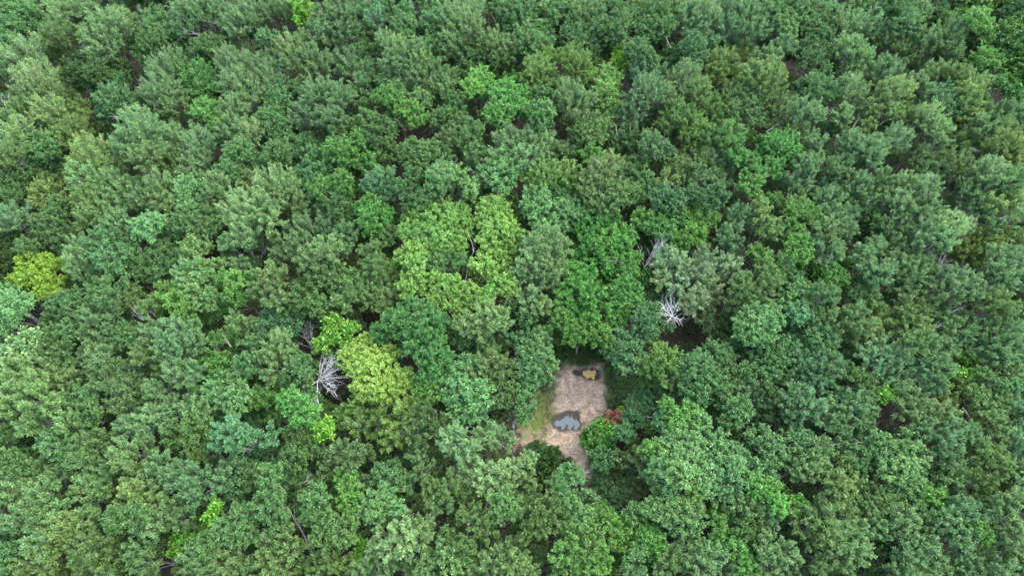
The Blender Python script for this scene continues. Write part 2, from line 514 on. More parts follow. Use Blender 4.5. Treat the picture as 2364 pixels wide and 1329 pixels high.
TREES = """b|bright green leafy tree three crowns right of the bottom edge centre|8.4,6.4|-0.5,-0.5,11.1,1.73;0.6,0.6,11.3,1.56;-1.0,-1.4,6.4,1.50;1.2,-0.3,6.3,1.29;2.6,-1.2,6.6,1.28;2.7,0.9,6.0,1.18
b|bright green leafy tree four crowns left and four below the brown trackside gap at right|23.4,6.7|0.3,-0.8,11.2,1.38;-0.4,1.0,10.7,1.23;1.8,1.7,7.6,1.57;0.5,-0.6,7.3,1.51;1.9,-1.5,7.1,1.28
g|mid green leafy tree four crowns right and one above the bottom edge centre|12.4,6.8|-0.1,-0.4,11.4,1.55;0.3,0.8,11.0,1.05;0.6,-2.0,7.1,1.56;2.0,0.2,6.4,1.51
f|light green leafy tree two crowns left and one above the bottom edge centre|-6.5,7.3|-0.1,0.8,10.7,1.76;0.9,0.3,10.1,1.59;-2.2,-0.7,10.1,1.58;0.3,-0.5,11.1,1.56;2.0,-0.1,10.5,1.23;-1.8,-1.3,6.8,1.55;1.6,-1.4,8.0,1.32
t|blue-green leafy tree one crown above the bottom left corner|-51.0,7.3|-0.0,0.0,10.6,1.89;-3.8,1.9,7.2,1.54;-1.7,-2.0,6.6,1.44;-4.4,0.2,7.0,1.24;-3.0,-1.5,7.7,1.20
d|dark green low tree four crowns below the brown trackside gap at right|38.4,7.5|0.5,0.7,9.2,1.44;-0.9,-1.3,8.7,1.07;0.0,0.8,7.2,1.41;2.5,0.1,6.9,1.27;0.2,-2.1,6.9,1.24
c|grass green yellow-flecked tree two crowns right and one above the bottom edge centre|6.6,7.7|-0.4,0.9,11.2,1.93;1.5,0.2,11.4,1.74;0.1,-0.6,11.4,1.73;1.1,1.3,11.1,1.59;-1.0,-1.7,10.7,1.56;-1.6,-0.4,11.7,1.56;-2.6,-2.8,6.8,1.18
g|mid green leafy tree one crown right of the lime thicket at bottom left|-31.1,8.5|0.2,-0.4,11.2,1.57;0.7,0.7,11.0,1.41;-1.7,-0.2,10.7,1.06;-3.0,1.8,7.5,1.32
g|mid green leafy tree two crowns left and one above the bottom edge centre|-5.5,8.6|0.7,-0.4,11.7,1.39;-1.2,0.6,11.0,1.06;-2.8,0.6,7.1,1.34;1.8,-0.4,7.2,1.27;-0.4,1.4,7.0,1.19
b|bright green leafy tree four crowns right and one above the bottom edge centre|14.5,8.8|0.2,-0.5,10.0,1.60;-0.4,0.2,9.9,1.43;0.1,0.9,9.7,1.08;-0.9,0.9,6.6,1.44
b|bright green leafy tree one crown left and one above the bottom right corner|47.5,9.5|-0.3,0.3,12.4,1.04;0.4,-0.4,12.2,0.87;4.4,2.1,7.5,1.25;4.4,-0.6,6.2,1.18
b|bright green leafy tree five crowns left and three below the brown trackside gap at right|22.7,10.0|-0.3,1.7,8.7,1.48;1.0,-0.9,9.2,1.44;-0.7,-0.8,9.7,1.44;0.4,-1.6,6.0,1.56;0.7,0.2,8.1,1.46;0.6,2.9,8.1,1.44
g|mid green leafy tree four crowns left and three below the brown trackside gap at right|24.2,10.0|0.2,0.5,10.4,1.08;-0.2,-0.6,10.5,1.07
g|mid green leafy tree five crowns below the white dead tree|-18.6,10.0|1.3,-0.6,11.9,1.92;-0.3,0.3,12.3,1.75;-0.6,-1.0,12.0,1.74;-0.8,2.0,9.0,1.48;1.6,-0.7,6.5,1.28;0.1,1.7,6.3,1.18;-3.6,-0.1,6.2,1.17
t|blue-green leafy tree two crowns right of the lime thicket at bottom left|-28.1,10.1|-0.8,-0.2,11.7,1.93;0.3,0.8,11.2,1.78;0.8,-0.7,11.0,1.59;-2.6,2.6,7.2,1.63;-1.9,-1.4,6.3,1.38;0.5,-1.3,6.8,1.20
b|bright green leafy tree four crowns right and three below the grey puddle|19.7,10.3|-1.0,-0.2,9.8,1.44;1.7,0.3,10.3,1.08
b|bright green leafy tree three crowns right and two above the bottom edge centre|10.9,10.3|0.2,0.0,9.4,1.78;1.8,0.5,9.3,1.61;0.7,-1.3,9.2,1.59;-1.0,-1.1,9.7,1.58;-1.3,0.5,9.1,1.43;-1.5,2.8,5.0,1.15;-0.7,2.0,6.4,1.45
g|mid green leafy tree two crowns left and one above the lime thicket at bottom left|-39.3,10.6|1.0,0.1,12.4,1.58;-0.6,0.1,12.8,1.57;-0.8,-0.6,12.7,1.04;-5.2,0.2,8.1,1.13
g|mid green leafy tree two crowns right and two above the bottom edge centre|6.8,10.8|0.5,-0.1,11.1,1.60;-1.0,0.3,10.3,1.08;-0.6,-0.0,6.4,1.30
t|blue-green leafy tree three crowns right and one above the lime thicket at bottom left|-24.2,11.0|0.0,0.0,11.7,1.74;-2.3,-0.1,8.1,1.40;0.6,-0.0,7.1,1.33
g|mid green leafy tree two crowns right and three below the grey puddle|13.6,11.7|-0.7,-0.2,10.3,1.27;0.7,0.2,11.0,1.26;1.7,-0.5,6.1,1.41
g|mid green leafy tree two crowns above the bottom edge centre|-1.0,11.8|-0.0,0.5,11.8,1.79;-0.5,-0.6,11.6,1.42;1.0,-0.3,12.2,1.06;-1.1,-0.8,6.1,1.41;1.5,-1.1,6.6,1.25
f|light green leafy tree three crowns right and three below the grey puddle|17.2,11.8|0.3,-1.4,10.6,1.79;-0.2,-0.2,11.5,1.78;1.6,0.2,10.6,1.63;-1.6,2.7,10.4,1.47;-0.8,0.6,10.6,1.45;1.9,-0.8,10.7,1.44;-1.5,-0.4,11.2,1.43
T|pale teal-green tree four crowns below the pale yellow tree|-13.6,12.1|-0.9,-0.3,11.6,1.78;0.2,1.2,11.6,1.44;0.2,-0.5,11.7,1.42;1.8,-0.4,12.1,1.06;-1.9,-1.1,6.7,1.51;0.3,-0.3,6.4,1.19
g|mid green leafy tree four crowns below the white dead tree|-20.7,12.3|0.1,0.5,11.1,1.81;-0.2,-0.9,11.1,1.43;-2.8,0.4,7.2,1.25
f|light green leafy tree two crowns below the grey puddle|5.7,12.9|-0.2,0.3,10.6,1.09;0.2,-0.3,10.7,1.09;2.3,0.3,7.3,1.62;-0.6,2.3,6.3,1.48
b|bright green leafy tree four crowns left and two below the brown trackside gap at right|27.3,13.1|-0.3,0.5,11.4,1.63;2.4,-0.8,10.6,1.45;0.3,-1.0,11.8,1.43;-1.9,1.3,11.4,1.27;-1.4,0.3,11.6,1.08;-0.0,-0.3,7.8,1.36;2.5,1.1,7.6,1.26
b|bright green leafy tree two crowns right and two below the brown trackside gap at right|44.5,13.2|-0.4,0.0,11.0,1.63;1.0,-0.0,10.2,1.10;4.2,0.8,7.0,1.56
c|grass green yellow-flecked tree four crowns right and two below the grey puddle|18.6,13.2|0.0,0.0,11.7,1.23;2.4,-0.2,7.8,1.54
g|mid green leafy tree three crowns right and one above the lime thicket at bottom left|-25.1,13.3|0.1,-0.9,12.6,1.94;-0.2,1.4,13.0,1.61;0.1,0.8,7.2,1.32
b|bright green leafy tree one crown right and four below the white dead tree|-17.2,13.6|0.1,0.5,10.9,1.64;-0.4,1.5,11.0,1.47;-0.0,-0.9,10.9,1.45;0.6,-2.3,11.1,1.07;-2.4,1.7,6.9,1.61;0.9,0.6,6.3,1.44
t|blue-green leafy tree two crowns right and two above the lime thicket at bottom left|-28.7,14.5|0.6,0.5,10.7,1.66;-0.7,-0.6,10.6,1.46;0.0,-0.6,7.9,1.58
g|mid green leafy tree two crowns below the grey puddle|6.3,15.1|-0.3,0.0,12.0,1.45;0.6,-0.0,11.5,1.09;3.8,2.7,7.2,1.70
t|blue-green leafy tree one crown right and three below the pale yellow tree|-12.6,15.2|-0.9,0.2,10.6,1.66;1.2,-0.7,10.6,1.47;-0.4,0.9,10.5,1.30;0.6,-0.5,10.3,0.92;0.2,2.1,6.4,1.67;-2.5,2.9,7.5,1.58;0.4,-1.3,6.7,1.41
f|light green leafy tree one crown right and two below the brown trackside gap at right|41.7,15.4|1.7,1.9,11.5,1.67;0.8,-1.8,11.0,1.64;-0.3,0.3,12.3,1.63;-1.5,-0.0,12.2,1.63;0.7,-0.2,11.7,1.45;-0.8,-0.9,11.7,1.45;-1.5,0.8,9.0,1.14
f|light green leafy tree four crowns right and two below the grey puddle|18.0,15.5|2.7,-0.3,11.2,2.01;-0.7,-0.5,12.9,1.97;0.3,1.0,11.7,1.84;-1.1,1.2,11.9,1.83;-2.1,0.4,11.9,1.82;1.9,-1.4,11.5,1.45;-1.2,-1.2,11.7,1.45;-2.5,0.9,7.2,1.64
f|light green leafy tree one crown right and four below the deep shaded hollow|23.3,15.7|-0.3,0.1,11.5,2.01;0.4,-0.7,11.3,2.01;-1.4,0.9,10.5,1.86;-1.4,-1.8,10.8,1.82;2.1,0.3,10.6,1.67;1.2,1.9,10.3,1.50;2.4,-1.2,6.1,1.64;1.5,3.6,6.4,1.34
t|blue-green leafy tree three crowns right and two above the lime thicket at bottom left|-26.0,15.9|0.6,0.4,8.8,2.09;0.1,-0.9,8.5,1.70;-2.1,0.4,8.9,1.14;-1.8,2.8,7.8,1.47;-3.3,1.8,7.3,1.38;2.4,-0.3,7.9,1.17
f|light green leafy tree one crown below the brown trackside gap at right|40.4,17.9|3.2,1.4,10.6,1.70;-1.0,0.5,12.2,1.66;-3.0,-0.5,11.0,1.49;1.9,0.1,11.5,1.49;-0.5,-1.5,11.9,1.46;0.3,0.4,11.6,1.11;-2.7,-1.5,10.7,1.11;1.4,0.5,6.5,1.60;0.1,1.7,7.1,1.50;3.8,2.3,7.2,1.49
g|mid green leafy tree four crowns above the bottom left corner|-54.7,18.1|-0.9,2.3,10.1,1.73;0.7,-1.5,11.2,1.66;1.9,-2.0,11.1,1.66;-1.8,1.2,8.7,1.55;0.9,-0.4,8.2,1.52;-0.2,2.2,7.9,1.50;-3.9,-2.4,6.4,1.43;-3.8,-0.4,7.4,1.33;-4.9,2.4,7.2,1.22
f|light green leafy tree three crowns left and one below the brown trackside gap at right|28.8,18.2|2.4,1.3,10.6,1.71;-1.7,1.3,10.7,1.70;1.9,0.5,10.3,1.70;-0.8,0.2,11.3,1.68;-1.3,-2.5,10.3,1.67;-0.6,-1.0,10.9,1.49;-1.5,0.6,7.8,1.44;1.8,-0.5,7.4,1.19
g|mid green leafy tree one crown left and two below the white dead tree|-23.8,18.5|1.4,-3.7,8.5,1.88;-0.0,-1.2,10.1,1.88;-0.1,1.8,10.3,1.72;1.9,0.3,9.6,1.72;-3.9,4.4,7.3,1.61;1.3,-0.3,6.9,1.69;-1.9,0.9,7.0,1.33
t|blue-green leafy tree two crowns right and four above the bottom left corner|-49.7,18.6|0.5,-0.1,11.0,2.06;-0.8,0.2,10.8,1.69;-2.9,-0.3,6.7,1.61
f|light green leafy tree three crowns below the deep shaded hollow|19.5,18.8|-0.9,-0.6,12.0,1.85;2.9,0.3,10.8,1.70;-2.5,-0.2,10.9,1.69;1.2,1.9,11.0,1.52;0.5,-2.1,10.7,1.49;-1.7,1.1,11.5,1.32;0.6,-0.2,11.5,1.12;0.1,1.9,7.8,1.70;2.8,0.2,6.9,1.67
g|mid green leafy tree three crowns above the lime thicket at bottom left|-35.6,19.5|0.7,0.9,10.8,2.09;-1.6,0.2,10.0,1.91;0.4,-0.8,10.4,1.70;1.2,-1.9,9.9,1.13;0.6,1.0,7.5,1.51;-0.7,-1.7,8.1,1.43;-4.7,-0.1,6.0,1.36
c|grass green yellow-flecked tree one crown right and two below the pale yellow tree|-12.3,20.9|0.3,0.2,11.5,2.08;-0.8,-1.5,10.9,1.89;0.6,1.9,11.0,1.54
b|bright green leafy tree three crowns below the deep shaded hollow|17.7,21.2|2.0,0.5,11.0,1.69;0.3,0.1,11.3,1.68;-0.8,0.7,5.4,1.40;-2.6,-3.2,11.1,1.28;-0.6,1.6,11.8,1.12
t|blue-green leafy tree one crown left of the grey puddle|0.2,21.6|1.4,1.3,12.0,1.52;1.0,-0.1,11.5,1.14
g|mid green leafy tree two crowns right and two below the deep shaded hollow|24.9,21.9|0.4,0.4,11.3,1.91;-0.5,-0.5,11.0,1.72;-0.8,1.0,7.8,1.48;0.5,-0.8,6.5,1.45
b|bright green leafy tree one crown left and one below the white dead tree|-23.5,22.2|0.7,-0.7,12.6,2.06;-1.0,1.0,12.4,1.71;-0.3,2.3,7.0,1.62;0.0,-0.3,6.4,1.26
g|mid green leafy tree two crowns right and four below the vivid yellow-green tree|-47.8,22.7|-0.7,1.0,10.6,2.14;0.6,-0.6,10.9,1.92;0.7,-1.7,10.5,1.15;-3.1,0.3,7.2,1.55;0.4,0.4,7.2,1.39
c|grass green yellow-flecked tree one crown below the pale yellow tree|-16.4,23.0|2.1,0.0,8.9,2.17;0.2,0.0,8.9,2.17;-1.7,0.3,9.2,1.77;-2.9,-0.7,8.7,1.38;-5.1,0.7,6.5,1.25
f|light green leafy tree two crowns right and one below the muddy yellow puddle|15.8,24.0|0.7,2.0,5.8,1.83;1.1,-2.5,10.6,1.69;-0.6,1.0,5.3,1.63;1.0,0.6,5.4,1.62;-1.5,-1.3,5.7,1.60;-0.6,-0.7,5.6,1.41;-1.5,0.9,5.6,1.01;3.0,1.9,6.2,1.60;-2.9,-3.3,7.9,1.38
b|bright green leafy tree two crowns left and one below the white dead tree|-28.7,24.3|0.4,0.2,9.6,1.58;-0.7,-0.4,9.6,1.18;-1.1,-0.3,6.0,1.73;0.7,0.3,6.2,1.73;0.6,2.1,7.5,1.61;-2.3,-0.4,8.1,1.42;-2.1,3.5,6.6,1.28
b|bright green leafy tree two crowns right and one below the pale yellow tree|-9.2,24.6|0.8,0.1,10.8,1.56;-0.8,-0.1,10.9,1.56;-1.4,0.0,6.6,1.43;1.4,2.7,7.8,1.40;1.4,-0.2,7.1,1.26
T|pale teal-green tree three crowns right and one below the pale yellow tree|-5.1,24.6|-1.1,0.0,11.4,2.13;-0.4,-2.1,10.6,2.12;1.1,-0.4,11.6,2.12;0.0,3.1,10.5,1.99;1.1,-2.0,10.6,1.74;-0.7,1.9,10.9,1.58
f|light green leafy tree three crowns left of the white dead tree|-32.6,24.9|0.4,-0.8,10.1,1.96;1.9,-0.5,10.6,1.75;1.0,1.9,9.7,1.60;-1.0,1.3,10.0,1.59;-3.7,-0.1,9.3,1.39;-1.4,-0.1,10.9,1.36;1.7,-2.2,10.5,1.16;-4.6,2.5,6.9,1.75;-1.3,-1.5,7.3,1.70;-3.2,-0.2,7.9,1.29
g|mid green leafy tree one crown left and three below the right edge middle|55.6,25.0|0.7,0.0,11.3,1.16;-0.7,-0.0,11.4,1.16;5.2,1.4,7.3,1.41
t|blue-green leafy tree two crowns left and one above the grey puddle|-1.6,25.3|-0.3,-0.6,10.1,2.16;-0.3,1.4,9.9,1.99;1.6,-0.3,10.4,1.18;0.5,-1.9,10.7,1.16;1.8,2.3,7.3,1.67;-0.8,-1.5,6.0,1.62;1.5,-0.7,7.2,1.45
g|mid green leafy tree one crown right and one below the deep shaded hollow|21.6,26.6|-0.5,0.8,11.4,2.16;-0.6,-1.5,10.6,2.15;2.3,3.2,10.3,1.82;-1.0,-0.0,10.3,1.78;-1.1,-2.8,9.8,1.76;1.4,-0.6,10.6,1.57;0.7,2.2,10.3,1.20;-0.9,2.4,7.1,1.67;1.0,-2.1,7.1,1.47
g|mid green leafy tree one crown left of the white dead tree|-24.5,26.8|0.8,-1.8,10.7,1.56;-1.4,2.6,10.6,1.41;-0.9,-0.5,10.8,1.38;0.5,0.7,11.6,1.37;1.1,-0.7,11.8,1.17;0.8,1.3,8.2,1.47;3.1,2.7,8.2,1.36
d|dark green low tree two crowns right and one below the deep shaded hollow|28.8,27.0|-0.0,1.5,8.7,1.43;0.0,-2.2,11.3,1.16;1.8,-2.2,7.9,1.30
g|mid green leafy tree two crowns right and two below the grey claw-like dead tree|25.4,27.6|-1.0,-0.3,9.7,1.96;-1.7,-2.3,9.6,1.94;0.8,-0.8,9.3,1.77;0.7,-2.1,8.8,1.77;-0.5,1.8,9.6,1.59;1.8,-0.3,9.7,1.57;1.1,6.8,5.8,1.49;1.8,3.8,7.4,1.71
c|grass green yellow-flecked tree one crown left and one below the deep shaded hollow|17.5,28.2|0.5,-0.8,10.0,2.20;0.9,0.8,9.7,1.82;-1.0,-0.5,10.5,1.59;-0.2,1.2,10.5,1.41;-2.0,-0.1,10.0,1.20;-1.2,-0.5,7.5,1.53;-0.5,3.8,7.4,1.29
t|blue-green leafy tree two crowns left and one above the white dead tree|-30.5,28.8|-0.1,-0.9,10.8,1.98;0.2,1.8,10.6,1.42;-1.8,1.8,7.5,1.76
g|mid green leafy tree three crowns right and one below the deep shaded hollow|31.2,29.0|1.3,1.0,9.3,2.66;0.5,-1.3,9.4,2.21;-1.7,0.6,9.4,1.83;-1.5,-1.4,9.8,1.80;-0.4,0.9,9.6,1.63
t|blue-green leafy tree two crowns left and one above the muddy yellow puddle|1.8,29.0|0.1,0.5,10.6,1.81;0.4,-1.4,10.2,1.80;0.1,-2.6,9.8,1.79;0.2,2.7,9.5,1.65;-1.7,2.5,9.6,1.23
f|light green leafy tree one crown left of the muddy yellow puddle|3.8,29.4|-0.3,2.3,9.7,1.64;-0.2,-0.3,10.7,1.40;0.4,-1.5,10.3,1.40;0.2,-2.7,9.2,1.00
b|bright green leafy tree three crowns left and one above the white dead tree|-34.2,29.5|-0.5,-1.0,10.1,1.81;0.5,-1.9,10.2,1.59;0.3,2.5,9.6,1.44;-0.6,1.7,10.3,1.42;0.7,-0.6,10.0,1.21;0.5,2.3,8.2,1.59;-4.0,4.3,6.0,1.45;-4.3,0.7,6.3,1.43
P|whitish-green large-leaved tree two crowns below the vivid yellow-green tree|-57.0,29.6|0.2,0.1,11.2,2.40;-0.9,-1.0,10.7,1.60;0.6,1.1,10.8,1.41;-6.2,1.2,7.0,1.31;-4.4,-0.6,7.3,1.31
t|blue-green leafy tree one crown right and one above the muddy yellow puddle|13.6,30.2|-0.5,0.4,10.3,2.23;0.6,-0.7,9.7,1.83;-1.8,0.1,9.5,1.63;-0.1,-1.8,9.5,1.62;2.7,2.3,9.5,1.45;0.9,3.4,6.8,1.56
t|blue-green leafy tree three crowns right and one above the pale yellow tree|-4.0,30.9|-1.5,0.7,9.7,1.85;1.5,-1.1,9.7,1.62;0.5,0.3,10.1,1.43;2.7,0.9,6.1,1.39;-1.4,-0.5,8.0,1.29
e|broad deep green domed tree right of the pale yellow tree|-10.7,31.0|1.0,0.8,12.3,2.40;0.5,-1.5,12.5,2.36;-1.4,1.5,11.9,2.22;-1.3,3.8,11.2,1.85;-4.5,1.0,10.5,1.84;0.5,3.0,11.9,1.83;-3.2,2.0,11.7,1.82;2.7,-3.1,11.3,1.78;1.5,-4.0,11.4,1.76;-0.7,-0.5,12.0,1.59;2.3,-1.4,11.8,1.58;1.6,-2.8,12.0,1.57;2.5,1.7,11.6,1.42;0.7,-4.9,11.2,1.17;-2.3,0.3,8.1,1.50;-6.0,1.4,6.3,1.42;2.6,2.5,7.1,1.41
t|blue-green leafy tree two crowns left and two above the brown trackside gap at right|36.6,31.0|-0.3,-0.0,10.6,2.23;0.9,0.1,10.5,1.22;3.8,1.3,6.4,1.80
g|mid green leafy tree three crowns right and two below the vivid yellow-green tree|-45.8,31.9|0.5,-0.3,10.1,1.84;-0.8,0.4,10.2,1.43;-3.1,3.6,6.9,1.47
B|rich green layered tree one crown above the muddy yellow puddle|8.0,32.7|-2.2,0.7,11.0,1.84;2.4,-1.5,11.2,1.81;-0.6,-1.6,11.7,1.60;-2.5,-0.1,7.6,1.49
T|pale teal-green tree two crowns right of the deep shaded hollow|28.9,32.7|-1.0,0.0,11.7,2.02;0.1,1.1,11.7,1.83;0.9,-0.5,11.6,1.82;1.8,1.9,11.1,1.65;-0.1,-1.6,10.9,1.62;-1.4,-1.2,11.4,1.61
t|blue-green leafy tree one crown left and two above the white dead tree|-28.4,33.3|-0.5,0.6,9.9,1.87;-1.0,-0.8,9.8,1.86;1.8,0.3,9.8,1.66;1.0,0.0,6.7,1.76;-0.7,3.2,7.3,1.47
t|blue-green leafy tree one crown left of the grey claw-like dead tree|16.1,33.9|-0.4,-0.5,11.2,1.83;0.6,0.8,10.9,1.44;1.7,4.3,7.0,1.89;2.4,0.7,8.0,1.74;-1.4,2.2,7.3,1.45;3.6,3.8,7.6,1.40
T|pale teal-green tree three crowns right and one above the deep shaded hollow|33.4,34.0|0.9,0.2,10.9,1.85;-2.0,-0.5,11.0,1.23;3.9,1.0,7.0,1.85;0.7,1.0,7.8,1.75;1.9,-0.9,6.3,1.64
t|blue-green leafy tree two crowns left and two above the muddy yellow puddle|1.2,34.5|0.7,-0.4,10.5,1.65;-1.7,1.0,10.3,1.04;-0.9,2.4,6.0,1.89;0.1,0.1,6.8,1.81;2.0,0.6,7.2,1.30
T|pale teal-green tree one crown left and one below the vivid yellow-green tree|-59.5,34.7|0.4,-0.2,12.2,2.43;-0.2,-1.3,11.4,1.83;0.8,0.4,11.6,1.64;-2.7,2.9,9.9,1.27;-1.1,3.9,8.0,1.88;-7.0,5.3,7.1,1.68;-5.1,1.3,7.4,1.55;-3.9,4.6,7.2,1.51;-3.3,-1.5,8.1,1.45
b|bright green leafy tree four crowns right and one below the vivid yellow-green tree|-40.5,35.8|-1.5,1.2,10.8,1.88;0.4,-0.2,11.4,1.65;1.5,-1.3,11.0,1.64;1.6,-0.4,8.1,1.79;-3.1,0.9,6.8,1.61
k|light yellow-green leafy tree two crowns right and two above the pale yellow tree|-7.4,36.0|1.3,-0.5,10.0,1.67;-0.0,0.1,10.3,1.67;-1.7,0.4,10.5,1.46;-1.8,0.2,6.8,1.66
g|mid green leafy tree two crowns above the white dead tree|-24.6,36.4|-0.8,1.7,10.4,2.11;-0.5,-0.6,10.9,1.87;1.1,-1.2,11.4,1.65;2.3,-2.2,10.0,1.04;-0.2,-1.6,6.4,1.84
B|rich green layered tree two crowns above the muddy yellow puddle|9.0,36.5|0.4,-3.0,10.0,2.07;0.2,0.0,11.9,2.06;0.0,3.5,10.2,1.93;-0.8,1.5,11.1,1.88;3.8,-0.0,10.7,1.88;2.8,-1.5,10.3,1.87;-1.2,-2.0,10.3,1.86;-2.6,-0.9,10.9,1.86;-2.0,0.7,11.1,1.67;-1.9,3.7,10.5,1.50;2.4,2.2,8.0,1.86;1.3,-0.5,7.6,1.85
t|blue-green leafy tree one crown right and one below the vivid yellow-green tree|-53.2,36.6|-1.9,-0.9,9.9,1.88;0.2,-0.3,10.6,1.88;1.1,2.8,9.8,1.71;0.3,-4.0,9.9,1.44;1.8,3.8,9.0,1.30;-0.6,-1.5,9.6,1.26;-4.3,-1.4,7.1,1.67;-4.5,2.9,6.3,1.64;-1.6,3.5,7.0,1.64
T|pale teal-green tree four crowns right of the grey claw-like dead tree|34.7,37.6|-0.0,0.8,10.4,1.90;1.0,0.1,9.5,1.70;-0.9,-1.2,9.9,1.68;2.5,-0.0,7.2,1.68;-0.2,1.2,7.7,1.37
B|rich green layered tree one crown left of the grey claw-like dead tree|14.0,37.8|-0.0,0.1,11.0,1.89;0.4,2.4,10.6,1.71;0.4,-1.7,10.4,1.67;1.2,4.5,10.0,1.52;-1.0,-3.7,9.9,1.25;-2.3,-4.8,9.6,1.24;3.0,2.8,8.1,1.49
b|bright green leafy tree three crowns left and three above the white dead tree|-33.5,37.8|0.0,-1.2,11.2,1.87;0.3,0.1,12.2,1.65;-2.3,1.3,10.7,1.27;1.8,1.2,11.2,1.26;-3.2,-1.5,8.1,1.79;-3.7,1.2,7.5,1.39
T|pale teal-green tree one crown left and four above the brown trackside gap at right|43.4,38.0|0.4,0.9,9.5,1.93;0.3,-1.0,9.5,1.69;-1.0,-0.3,9.7,1.49;4.0,0.0,7.9,1.34
k|light yellow-green leafy tree three crowns right and three above the pale yellow tree|-3.7,38.2|1.6,1.6,10.7,1.91;0.1,2.3,11.5,1.69;-3.7,-0.1,11.1,1.68;2.8,-0.3,11.4,1.67;-0.5,-1.9,10.9,1.66;-2.0,-1.0,11.0,1.46;1.3,-1.2,11.4,1.04;0.4,-2.8,11.7,1.02;-0.1,1.6,7.0,1.67;-1.4,3.8,7.8,1.34
g|mid green leafy tree one crown left and three above the pale yellow tree|-20.9,38.8|-0.4,-0.4,10.8,1.68;0.7,0.8,10.7,1.27;-2.5,0.6,6.6,1.49
b|bright green leafy tree two crowns left and four above the brown trackside gap at right|39.2,39.1|0.6,0.3,10.9,1.69;-0.3,-0.2,10.8,1.27;-1.5,-0.9,10.7,0.84;3.5,1.5,6.3,1.89;1.0,2.6,6.6,1.89;4.4,4.5,6.6,1.67
f|light green leafy tree four crowns left and three above the white dead tree|-38.6,39.3|-0.5,-0.0,11.6,2.52;-1.2,4.0,10.7,2.38;1.2,-2.9,11.0,2.28;-0.7,-1.8,11.1,2.09;0.8,1.2,11.2,1.27;2.2,-2.7,11.3,1.24;2.0,2.1,10.5,1.07;-1.1,2.0,6.4,1.43;-3.9,4.5,7.4,1.38
t|blue-green leafy tree three crowns above the white dead tree|-22.7,40.5|0.7,-0.5,11.4,1.90;0.9,2.6,10.8,1.73;-0.8,-2.0,11.6,1.67;-1.8,-0.2,10.9,1.27
g|mid green leafy tree two crowns right and three above the pale yellow tree|-8.0,41.2|1.0,0.1,10.6,1.72;-1.4,-0.1,10.6,1.50;-0.8,2.5,7.9,1.86
k|light yellow-green leafy tree one crown right and three above the pale yellow tree|-12.1,41.2|-0.1,2.3,10.4,1.96;0.0,-2.2,10.4,1.91;2.2,-2.6,10.4,1.90;-1.1,4.7,10.6,1.76;0.2,-0.4,11.4,1.70;-1.4,1.0,10.7,1.51;-0.7,-3.5,10.8,1.47;-3.1,0.7,8.0,1.77;0.7,1.8,6.7,1.52
c|grass green yellow-flecked tree two crowns right and three above the deep shaded hollow|31.2,41.4|0.3,-0.9,11.4,2.12;-0.6,1.5,10.4,1.30;-0.1,0.9,10.8,1.29;3.9,5.2,6.9,1.71
b|bright green leafy tree four crowns right and two above the grey claw-like dead tree|35.1,42.1|0.3,0.6,12.7,1.69;-0.3,-0.6,12.5,1.68;3.8,2.0,7.5,1.86;1.8,0.3,7.4,1.48
g|mid green leafy tree four crowns right of the vivid yellow-green tree|-44.9,42.2|0.3,1.0,9.6,2.19;1.9,-0.1,9.9,1.95;-2.6,-1.3,9.8,1.94;1.1,2.5,9.1,1.77;-1.0,-1.4,9.4,1.73;0.4,-2.0,9.8,1.29;-1.4,0.8,7.5,1.94;0.9,-1.7,7.8,1.55
t|blue-green leafy tree two crowns right and one above the vivid yellow-green tree|-49.7,42.3|0.3,-0.8,11.7,2.33;-1.7,1.9,11.6,2.15;2.3,0.2,10.6,1.94;-0.1,1.1,11.2,1.94;-1.6,-0.2,11.6,1.92;1.3,-3.0,10.8,1.69
d|dark green low tree one crown left and one above the vivid yellow-green tree|-65.5,44.6|-0.6,1.8,8.2,2.03;0.7,-1.9,8.2,1.99;-0.2,-0.0,7.7,1.57;-3.1,1.8,7.4,1.92;-2.1,-1.7,6.7,1.84
B|rich green layered tree two crowns left and two above the grey claw-like dead tree|11.7,44.8|-0.8,2.1,9.9,2.45;0.4,-0.1,10.5,2.40;0.0,-1.9,10.1,2.17;2.1,-1.2,10.4,1.95;-1.9,-0.6,10.4,1.74;1.4,2.9,9.8,1.57;-2.4,1.7,9.6,1.56;2.8,0.7,10.5,1.54;-3.2,-2.0,9.5,1.31;0.6,-3.7,9.7,1.29;-0.9,-2.7,8.0,1.90;-3.7,0.3,7.2,1.81
b|bright green leafy tree two crowns left and four above the muddy yellow puddle|1.4,44.9|0.0,0.0,11.2,0.85;-1.5,-1.0,6.2,1.88;0.1,5.4,6.8,1.47
T|pale teal-green tree four crowns right and two above the vivid yellow-green tree|-45.6,46.1|-0.3,-0.3,12.0,2.38;0.5,0.6,11.6,1.75;-1.3,1.5,7.0,1.75;-3.9,4.6,8.1,1.41
k|light yellow-green leafy tree three crowns left and four above the muddy yellow puddle|-1.9,46.2|-0.6,3.1,10.7,2.24;-0.2,-0.6,11.1,2.18;0.8,2.0,10.3,2.01;-1.3,1.5,10.4,2.00;0.5,-3.0,10.1,1.96;-0.9,-2.5,11.0,1.94;1.7,-0.7,11.3,1.74;1.9,-2.1,10.3,1.31;-2.1,1.7,7.6,1.51
g|mid green leafy tree four crowns above the pale yellow tree|-17.4,46.5|1.4,-0.6,9.7,1.77;-2.4,1.0,7.4,1.37;-3.3,0.6,6.1,2.00;1.0,-0.4,6.7,1.44
g|mid green leafy tree one crown right and two above the vivid yellow-green tree|-58.2,46.9|-1.0,0.1,10.7,2.43;-1.0,2.9,10.3,2.03;1.1,-2.2,10.1,1.97;1.8,-1.3,9.8,1.77;-2.3,2.9,7.2,1.43
